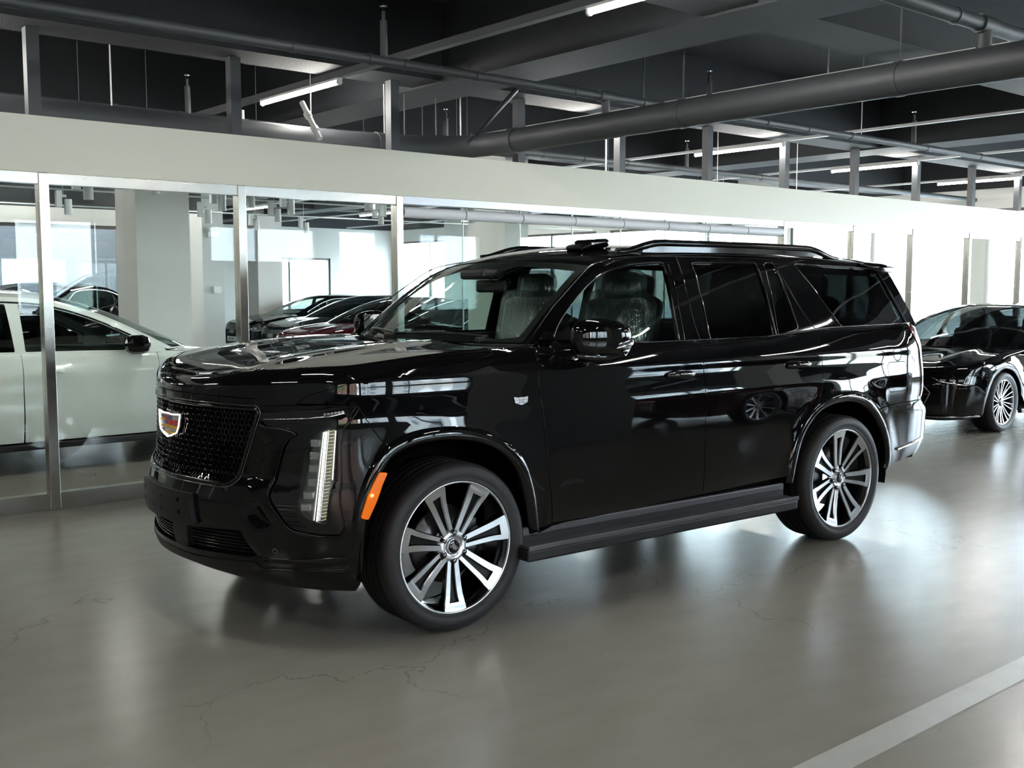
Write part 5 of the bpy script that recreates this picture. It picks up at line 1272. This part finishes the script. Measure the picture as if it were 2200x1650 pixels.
# ---- cabin interior
M_LEATH = mat('black_leather', (.012, .012, .013), .5)
M_HEAD = mat('headliner', (.05, .05, .052), .9)
inr = MB(); inr.box((2.1, 0, .92), (3.2, 1.66, .04)); inr.box((.62, 0, 1.16), (.34, 1.6, .22), bev=.06); 
for sy in (-1, 1): inr.box((2.2, sy*.865, 1.12), (3.1, .03, .46), bev=.01)
inr.build('cabin_floor', M_LEATH, suv)
db = MB(); db.box((.62, 0, 1.285), (.40, 1.50, .10), bev=.04); db.box((.74, -.38, 1.335), (.10, .42, .06), bev=.02)
db.build('dashboard', M_LEATH, suv)
hl_ = patch(arch2, [(4.1, -.95), (4.1, .95), (9.3, .95), (9.3, -.95)], da=.3, db=.1, edge=.1, gap=0, flange=0, off=-.03, sign=1); hl_.build('headliner', M_HEAD, suv)
def plastic_material():
    m = bpy.data.materials.new('clear_plastic_film'); m.use_nodes = True; nt = m.node_tree; nt.nodes.clear()
    o = nt.nodes.new('ShaderNodeOutputMaterial'); t = nt.nodes.new('ShaderNodeBsdfTransparent'); g = nt.nodes.new('ShaderNodeBsdfGlossy'); d = nt.nodes.new('ShaderNodeBsdfDiffuse')
    m1 = nt.nodes.new('ShaderNodeMixShader'); m2 = nt.nodes.new('ShaderNodeMixShader'); n = nt.nodes.new('ShaderNodeTexNoise'); b = nt.nodes.new('ShaderNodeBump'); tc = nt.nodes.new('ShaderNodeTexCoord')
    mp = nt.nodes.new('ShaderNodeMapping'); mp.inputs['Scale'].default_value = (30, 30, 5); n.inputs['Scale'].default_value = 1.0; n.inputs['Detail'].default_value = 3
    b.inputs['Distance'].default_value = .03; b.inputs['Strength'].default_value = 1; g.inputs['Roughness'].default_value = .12; d.inputs['Color'].default_value = (.55, .6, .62, 1)
    m1.inputs['Fac'].default_value = .16; m2.inputs['Fac'].default_value = .30
    L = nt.links.new
    L(tc.outputs['Object'], mp.inputs[0]); L(mp.outputs[0], n.inputs['Vector']); L(n.outputs['Fac'], b.inputs['Height']); L(b.outputs[0], g.inputs['Normal']); L(b.outputs[0], d.inputs['Normal'])
    L(t.outputs[0], m1.inputs[1]); L(d.outputs[0], m1.inputs[2]); L(m1.outputs[0], m2.inputs[1]); L(g.outputs[0], m2.inputs[2]); L(m2.outputs[0], o.inputs[0])
    return m
M_FILM = plastic_material()
def seat(x, y, film=True, w=.54):
    s = MB(); s.box((x, y, 1.02), (.52, w, .16), bev=.06)
    s.box((x + .28, y, 1.31), (.15, w*.94, .58), rot=Matrix.Rotation(.20, 3, 'Y'), bev=.065)
    so = s.build('seat', M_LEATH, suv)
    for f in so.data.polygons: f.use_smooth = True
    h = MB(); h.box((x + .36, y, 1.655), (.11, .27, .19), rot=Matrix.Rotation(.15, 3, 'Y'), bev=.05); ho = h.build('headrest', M_LEATH, so)
    if film:
        f = MB(); f.box((x + .28, y, 1.34), (.20, w*1.02, .62), rot=Matrix.Rotation(.20, 3, 'Y'), bev=.085); f.box((x + .36, y, 1.66), (.15, .32, .22), rot=Matrix.Rotation(.15, 3, 'Y'), bev=.065)
        fo = f.build('plastic_cover', M_FILM, so)
        for p in fo.data.polygons: p.use_smooth = True
for x, y in ((1.28, -.42), (1.28, .42)): seat(x, y)
for x, y in ((2.22, -.42), (2.22, .42), (3.15, -.38), (3.15, .38)): seat(x, y, False)
sw = MB(); P = []
for i in range(32):
    a = 2*PI*i/32; P.append(Vector((.93 + .06*math.sin(a), -.42 + .185*math.cos(a), 1.27 + .165*math.sin(a))))
sw.tube(P, .014, 8, closed=True); sw.box((.92, -.42, 1.27), (.05, .14, .09), bev=.02); sw.tube([(.92, -.42, 1.27), (.66, -.42, 1.22)], .03); sw.box((.925, -.42, 1.275), (.02, .34, .03))
sw.build('steering_wheel', M_SATIN, suv)
rv = MB(); rv.box((.955, 0, 1.665), (.03, .26, .075), rot=Matrix.Rotation(.1, 3, 'Z'), bev=.014); rv.tube([(.955, 0, 1.69), (.93, 0, 1.77)], .012); rv.box((.87, 0, 1.735), (.14, .24, .06), bev=.02)
rv.build('interior_mirror', M_SATIN, suv)
# ---------------------------------------------------------------- the other cars: one saloon shape, built per colour
SED = CarShape(plan=[(-.95,0),(-.94,-.25),(-.905,-.48),(-.83,-.67),(-.70,-.80),(-.52,-.88),(-.25,-.915),(.1,-.93),(.8,-.945),(1.6,-.95),(2.4,-.945),(3.0,-.935),(3.45,-.91),(3.85,-.85),(4.06,-.72),(4.16,-.42),(4.18,0)],
    wfl=.6, wrl=.7, wz=.35,
    dxf=[(.15,.06),(.25,.01),(.35,0),(.55,.0),(.65,.03),(.8,.09)], dxr=[(.2,-.1),(.4,0),(.6,0),(.8,-.03),(1.0,-.06)],
    slopes=[(.1,-.3),(.35,-.18),(.5,-.02),(.62,.04),(.68,-.05),(.76,.02),(.80,.25),(.9,.35),(1.05,.45)], sref=.6,
    ztop=[(-.95,.66),(-.75,.73),(-.4,.82),(0,.885),(.5,.925),(1.2,.945),(2.4,.96),(3.0,.985),(3.6,.99),(4.2,.96)],
    zcen=[(-.95,.68),(-.8,.75),(-.6,.82),(-.2,.90),(.3,.955),(.7,.975),(2.9,1.02),(3.6,1.03),(4.0,1.01),(4.2,.98)],
    rollh=.04, rollv=.05, rollf=.08, rollfv=.07, bumps=[(0,.42,.018,.08),(3.0,.42,.018,.08)],
    green=[(.88,.885),(.95,.868),(1.1,.80),(1.25,.715),(1.35,.645),(1.42,.575),(1.5,.45)], gtaper=[(-1,.3),(.5,.05),(1.1,0),(2.6,0),(3.2,.05),(3.7,.12),(4.2,.2)],
    hw=.95, hood_end=.55, ribs=[(.50,.10,.012,-.8,.3)],
    uedge=[(.50,.84,.945,.42,.0),(.80,.8,1.10,.33,.02),(1.15,.7,1.26,.22,.04),(1.50,.6,1.365,.12,.055),(1.80,.6,1.395,.04,.055),(2.2,.6,1.40,0,.052),(2.6,.6,1.375,0,.055),(2.95,.6,1.29,-.10,.06),(3.30,.7,1.14,-.20,.04),(3.60,.75,1.02,-.26,.01)], corners={0})
_se = SED.edge
def _sed_edge(t):
    q = _se(t); q[1] = SED.green_y(q[0], q[2]); return q
SED.edge = _sed_edge
M_WPAINT = mat('white_paint', (.86, .92, .88), .12, coat=.6)
M_RPAINT = mat('dark_red_paint', (.055, .006, .009), .05, coat=.5)
M_TINT = glass('tinted_car_glass', (.16, .18, .18), 1.5)
M_TINTL = glass('light_car_glass', (.52, .62, .58), 1.5)
def saloon(name, label, cat, paint, loc, rz, scale=(1, 1, 1), detail=1, group=None, rims=10):
    t = thing(name, label, cat, loc, rz, group); t.scale = scale
    S = SED.side; C = SED.cabin; L = SED.pl.len
    zt = lambda l: SED.ztl(abs(l)); X = lambda l: SED.pl.at(l)[0]
    lx = lambda x: SED.pl.l_of_x(x)
    g = .055 if detail < 2 else .04
    def arc(xc, r=.385, a0=8, a1=172, n=16):
        c = lx(xc); return [(c - r*math.cos(math.radians(a0 + (a1-a0)*i/n)), .345 + r*math.sin(math.radians(a0 + (a1-a0)*i/n))) for i in range(n+1)]
    te = lambda a, b, n=16: [(a + (b-a)*i/n, zt(a + (b-a)*i/n)) for i in range(n+1)]
    zl = .20
    af = arc(0.0); ar = arc(3.0); lf = lx(-.55); la = af[0][0]
    # nose with grille and lamp openings
    grl = rounded([(-.40, .60), (.40, .60), (.52, .48), (.42, .27), (-.42, .27), (-.52, .48)], .02)
    lamp = rounded([(.50, .655), (.78, .665), (1.06, .675), (1.02, .575), (.90, .555), (.62, .600)], .015)
    nose = [(0, .70), (.4, .695), (.75, .70), (la - .02, .70)] + [(la - .005, .55), (la, af[0][1]), (la - .01, .30), (la - .02, zl), (.6, .17), (0, .17)]
    nm = patch(S, nose, [[(a, b) for a, b in grl if a > -.001] if False else rounded([(-.001, .60), (.40, .60), (.52, .48), (.42, .27), (-.001, .27)], .001), lamp], da=.06, db=.03, gap=0, flange=.02) if False else None
    full = [(0, .70), (.4, .695), (.75, .70), (la - .02, .70), (la - .005, .55), (la, af[0][1]), (la - .01, .30), (la - .02, zl), (.6, .17), (0, .17)]
    full = full + [(-a, b) for a, b in full[-2:0:-1]]
    patch(S, full, [grl, lamp, mir(lamp)], da=g, db=.03, gap=0, flange=.02, hflange=.025).build('front_bumper', paint, t)
    go = patch(S, inset(grl, -.005), da=.1, db=.08, gap=0, flange=0, off=-.02).build('grille', M_DARK, t)
    sl = MB()
    for k in range(8):
        z = .30 + k*.040; w = .44 + .10*(1 - abs(z-.46)/.17)
        P = [(a, z) for a in [-.6 + 1.2*i/24 for i in range(25)] if sdist(grl, a, z) < 0]
        if len(P) > 1: sl.tube([Vector(S(*p)) + fd_normal(S, *p)*-.006 for p in P], .006, 6)
    sl.build('grille_slat', M_SHADOW, go)
    MB().tube([Vector(S(*p)) + fd_normal(S, *p)*.002 for p in resample(grl, .05)], .008, 6, closed=True).build('grille_frame', M_SHADOW, go)
    if detail:
        rg = MB()
        for k in range(4):
            c = (k - 1.5)*.062
            rg.tube([Vector(S(c + .042*math.cos(q), .545 + .042*math.sin(q))) + fd_normal(S, 0, .5)*.006 for q in [i*PI/8 for i in range(16)]], .005, 6, closed=True)
        rg.build('ring_emblem', M_CHROME, go)
        V, F = text_mb('02E 4191' if detail < 2 else '17A 3052', .085, .002)
        pv = [Vector(S(v.x*1.0, .36 + v.y)) + fd_normal(S, v.x, .36)*(.022 + v.z) for v in V]
        if detail == 1:
            po = patch(S, [(-.26, .415), (.26, .415), (.26, .305), (-.26, .305)], da=.1, db=.1, gap=0, flange=.01, off=.018).build('number_plate', mat('plate_white', (.6, .62, .6), .5), t)
            MB().add(pv, F).build('plate_lettering', M_DARK, po)
    for sgn in (-1, 1):
        b_ = (lambda m: m) if sgn < 0 else mirrored
        h = b_(patch(S, inset(lamp, -.003), da=.06, db=.05, gap=0, flange=0, off=-.03)).build('headlamp', M_GLOSS, t)
        b_(patch(S, lamp, da=.06, db=.05, gap=0, flange=.01, off=-.003)).build('lens', M_LENS, h)
        u = MB()
        for a, z in ((.64, .628), (.74, .628), (.84, .624)): p = Vector(S(a, z)); n = fd_normal(S, a, z); u.box(p - n*.022, (.02, .06, .028), rot=math.atan2(n.y, n.x), bev=.004)
        for k in range(6): u.tube([Vector(S(.90 + k*.026, .665)) - fd_normal(S, 1, .6)*.012, Vector(S(.88 + k*.026, .585)) - fd_normal(S, 1, .6)*.012], .005, 6)
        b_(u).build('lamp_module', M_REFL, h)
        b_(MB().tube([Vector(S(a, z)) + fd_normal(S, a, z)*-.008 for a, z in ((.52, .650), (.62, .606), (.90, .566), (1.01, .580))], .006, 6)).build('lamp_strip', M_CHROME, h)
    lip = MB(); lip.tube([Vector(S(a, .215)) + fd_normal(S, a, .215)*.012 for a in [-(la-.08) + 2*(la-.08)*i/40 for i in range(41)]], .013, 8); lip.build('bumper_blade', M_SHADOW if detail == 2 else paint, t)
    # flanks
    c1, c2, c3 = lx(.62), lx(1.78), lx(2.72)
    fen = [(la - .02, .705), (.75, .705), (.55, .70)] + te(.55, c1, 20) + [(c1 + .02, .22)] + [(p) for p in af[::-1]]
    fen = [(.60, .703), (la - .02, .703)] + af + [(c1 + .01, .24)] + te(c1, .60, 20)
    both('front_fender', patch(S, fen, da=g, db=.025, gap=.003, flange=.012), paint, t)
    for nm_, a, b, end in (('front_door', c1, c2, None), ('rear_door', c2, c3, 1)):
        low = [(a + .01, .25), (b - (.0 if not end else .0), .25)]
        if end:
            arp = [p for p in ar if p[0] < b + .0]
            poly = te(a, b + .02, 14) + [(b + .05, .75)] + [(p[0] - .03, p[1] + .02) for p in arp[::-1] if p[1] > .30] + [(ar[0][0] - .04, .25), (a + .01, .25)]
        else: poly = te(a, b, 14) + [(b, .25), (a + .01, .25)]
        ds = both(nm_, patch(S, poly, da=g, db=.022, gap=.003, flange=.014), paint, t)
        for sgn, d in zip((-1, 1), ds):
            hx = X(b) - .22
            P = [Vector(S(lx(hx - .10 + .03*i), .80)) + fd_normal(S, lx(hx), .80)*q for i, q in enumerate((.004, .022, .028, .028, .028, .022, .006))]
            m = MB().tube(P, .012, 8)
            (m if sgn < 0 else mirrored(m)).build('door_handle', paint if paint is M_WPAINT else M_CHROME, d)
    qt = te(c3 + .02, L - .5, 16) + [(L - .5, .64), (ar[-1][0] + .03, .62)] + [p for p in ar[::-1] if p[0] > c3 - .02 or p[1] > .70] + [(c3 + .05, .75)]
    both('rear_quarter', patch(S, qt, da=g, db=.03, gap=.003, flange=.012), paint, t)
    rb = [(ar[-1][0] + .01, ar[-1][1]), (ar[-1][0] + .01, .24), (L, .22), (L, .62), (ar[-1][0] - .01, .615)]
    m = patch(S, rb, da=.06, db=.05, gap=0, flange=.01); merge(m, mirrored(m)); m.build('rear_bumper', paint, t)
    rp = [(L - .5, .63), (L, .63)] + te(L, L - .5, 8); m = patch(S, rp, da=.06, db=.05, gap=.003, flange=.01); merge(m, mirrored(m)); m.build('boot_lid', paint, t)
    both('tail_lamp', patch(S, [(L - .75, .80), (L - .25, .80), (L - .25, .70), (L - .75, .72)], da=.08, db=.05, gap=0, flange=.01, off=.004), mat('tail_lens', (.16, .02, .02), .12, coat=1), t)
    for xc in (0, 3.0):
        both('sill_trim', MB().box((1.5, -.925, .215), (2.2, .05, .05), bev=.01), M_SATIN if paint is not M_WPAINT else M_SATIN, t) if xc == 0 else None
    # bonnet strip + top
    top = MB()
    hp = [S(l, zt(l)) for l in [lx(.50)*i/40 for i in range(41)]]; hx_ = [(p[0], p[1]) for p in hp]
    xe, ye = hx_[-1]; rr = [(xe - .40*(1-(y/abs(ye))**2), y) for y in [-abs(ye) + i*abs(ye)/10 for i in range(11)]]
    ph = hx_ + rr[1:] + [(x, -y) for x, y in rr[-2::-1]] + [(x, -y) for x, y in hx_[-2:0:-1]]
    patch(SED.hood, ph, da=.06, db=.05, edge=.05, gap=0, flange=0, mb=top)
    ns = patch(S, [(0, .706), (.62, .706)] + te(.62, 0, 12), da=.05, db=.02, gap=0, flange=0); merge(top, ns); merge(top, mirrored(ns))
    top.build('bonnet', paint, t)
    hb = MB(); P = [S(l, zt(l)) for l in [lx(3.2) + (L - lx(3.2))*i/20 for i in range(21)]]; pb_ = [(p[0], p[1]) for p in P]
    pb_ = pb_ + [(x, -y) for x, y in pb_[-2::-1]]
    patch(SED.hood, pb_, da=.08, db=.08, edge=.06, gap=0, flange=0, mb=hb); hb.build('boot_top', paint, t)
    # cabin
    E = [SED.edge(i*.1) for i in range(0, 91)]; upE = [(q[0], q[2]) for q in E]
    belt = [(x, SED.zt(x) - .02) for x in [3.60 - i*(3.60-.50)/40 for i in range(41)]]
    def win(x0, x1):
        lo = [(x, SED.zt(x) + .012) for x in (x0, (x0+x1)/2, x1)]
        hi = [(q[0], q[2] - .055) for q in E if x0 <= q[0] - .0 <= x1 and q[2] - .055 > SED.zt(q[0]) + .02]
        return lo + hi[::-1]
    ws_ = [win(.78, 1.74), win(1.82, 2.72), win(2.79, 3.22)]
    ws_ = [rounded(w, .012, 2) for w in ws_]
    both('cabin_frame', patch(C, belt + upE[1:], ws_, da=.07, db=.05, gap=0, flange=0, hflange=.015), paint if paint is not M_WPAINT else M_WPAINT, t)
    for w in ws_: both('side_window', patch(C, inset(w, .001), da=.12, db=.08, gap=0, flange=0, off=-.004), M_TINT, t)
    al = [(.74, SED.zt(.74) + .006)] + [(q[0], q[2] - .045) for q in E[8:78:3]] + [(3.25, SED.zt(3.25) + .006)]
    both('window_moulding', MB().tube([Vector(C(a, b)) + fd_normal(C, a, b)*.003 for a, b in al], .008, 6, closed=True), M_CHROME if detail else M_GLOSS, t)
    def A2(tt, w):
        x, y, z, bx, bz = SED.edge(max(0, min(len(SED.uedge)-1.0001, tt))); u = 1 - abs(w)**2.3
        return (x - bx*u, y*w, z + bz*u)
    wsp = rounded([(.06, -.9), (.06, .9), (3.1, .9), (3.1, -.9)], .05); rwp = rounded([(6.9, -.86), (6.9, .86), (8.8, .86), (8.8, -.86)], .05)
    patch(A2, [(0, -1), (0, 1), (9, 1), (9, -1)], [wsp, rwp], da=.2, db=.08, edge=.08, gap=0, flange=0).build('roof', paint, t)
    patch(A2, wsp, da=.25, db=.1, edge=.1, gap=0, flange=0, off=-.003).build('windscreen', M_TINTL if detail != 2 else M_TINT, t)
    patch(A2, rwp, da=.25, db=.1, edge=.1, gap=0, flange=0, off=-.003).build('rear_windscreen', M_TINT, t)
    # inside
    s = MB(); s.box((1.9, 0, .50), (2.6, 1.5, .1)); s.box((.85, 0, .80), (.5, 1.4, .16), bev=.06)
    for x in (1.75, 2.7):
        for y in (-.38, .38): s.box((x, y, .82), (.14, .5, .6), rot=Matrix.Rotation(.3, 3, 'Y'), bev=.05); s.box((x + .12, y, 1.17), (.10, .26, .17), bev=.04)
    s.build('seats', M_LEATH, t)
    both('door_mirror', MB().box((.84, -.99, 1.0), (.14, .19, .12) if detail else (.22, .22, .155), rot=.2, bev=.045 if detail else .065).tube([(.82, -.86, .94), (.83, -.93, .97)], .02), M_GLOSS if paint is M_WPAINT else paint, t)
    u = MB(); u.box((1.6, 0, .33), (4.6, 1.1, .24)); u.box((1.5, 0, .27), (2.0, 1.74, .12)); u.box((1.5, 0, .5), (2.0, 1.72, .3))
    patch(S, [(0, .68), (la - .1, .68), (la - .1, .25), (0, .22)], da=.15, db=.15, gap=0, flange=0, off=-.05, mb=u); u.build('underbody', M_DARK, t)
    for xw in (0, 3.0):
        for sy in (-1, 1):
            w = MB(); V = []
            for i in range(21):
                a = (-5 + 190*i/20)*PI/180; V += [(xw + .40*math.cos(a), sy*.88, .345 + .40*math.sin(a)), (xw + .40*math.cos(a), sy*.55, .345 + .40*math.sin(a))]
            w.add(V, [(2*i, 2*i+1, 2*i+3, 2*i+2) for i in range(20)]); w.build('wheel_house', M_DARK, t)
            ty = tyre_mb(.345, .255, .235).build('tyre', [M_SIDEWALL, M_TREAD], t); ty.location = (xw, sy*.925, .345); ty.rotation_euler = (0, 0, 0 if sy < 0 else PI)
            r = MB(); r.cm = 0; r.lathe([(.262, .004), (.258, -.004), (.250, -.002), (.245, .01)], seg=60); r.cm = 1; r.lathe([(.245, .01), (.236, .04), (.235, .2)], seg=48)
            r.lathe([(.0, .02), (.035, .02), (.05, .03), (.06, .05)], seg=24)
            r.cm = 0
            n_ = 10 if detail < 2 else 20
            for k in range(n_):
                sp = MB()
                if detail < 2: bar(sp, [(.04, -.012, .012, .03), (.14, -.012, .012, .022), (.245, -.018, .018, .004)])
                else:
                    tw = .030 if k % 2 else .018
                    bar(sp, [(.04, -.007, .007, .032), (.11, -.008 + tw*.45, .008 + tw*.45, .028), (.18, -.009 + tw, .009 + tw, .018), (.25, -.011 + tw*1.45, .011 + tw*1.45, .002)], sides=1)
                rot_add(r, sp, k*2*PI/n_)
            ro = r.build('wheel_rim', [M_SILVER if paint is not M_WPAINT else M_SHADOW, M_SHADOW], t); ro.location = ty.location; ro.rotation_euler = ty.rotation_euler
            MB().lathe([(.06, .08), (.16, .08), (.16, .10), (.06, .10)], seg=32).build('brake_disc', mat('cast_iron', (.10, .10, .11), .35, .8), ro)
    return t
saloon('saloon_car', 'black saloon with fine multi-spoke wheels at the right edge, behind the tail of the SUV', 'car', M_PAINT, B(9.05, 1.585), BA, detail=2)
blk = saloon('saloon_car', 'black saloon behind the glass, farther left of the two parked side by side', 'car', M_PAINT, B(9.75, 20.0), BA, group='dark saloons in the showroom')
def again(src, label, loc, rz, scale=None):
    c = copy_tree(src); c['label'] = label; c.location = loc; c.rotation_euler = (0, 0, rz)
    if scale: c.scale = scale
    return c
again(blk, 'black saloon behind the glass, the nearer of the two parked side by side', B(9.35, 17.2), BA)
again(blk, 'black car seen through the windscreen of the SUV', B(7.3, 10.3), BA)
k_ = again(blk, 'tall black car behind the white one, only its cabin showing left of the wide column', B(.45, 10.1), BA + .78, (1, 1, 1.19))
again(blk, 'black car behind the viewer, mirrored in the rear door of the SUV', B(15.6, -5.9), BA + PI)
red_ = saloon('sports_car', 'dark red car behind the glass, its rounded wing rising behind the SUV bonnet', 'car', M_RPAINT, B(7.6, 13.2), BA, detail=0)
saloon('crossover_car', 'pale white crossover behind the left glass panes, facing right', 'car', M_WPAINT, B(1.55, 5.85), BA + PI, (1.06, 1, 1.125), detail=0)
again(red_, 'dark red car behind the viewer, mirrored in the front door of the SUV', B(9.3, -5.7), BA + PI)
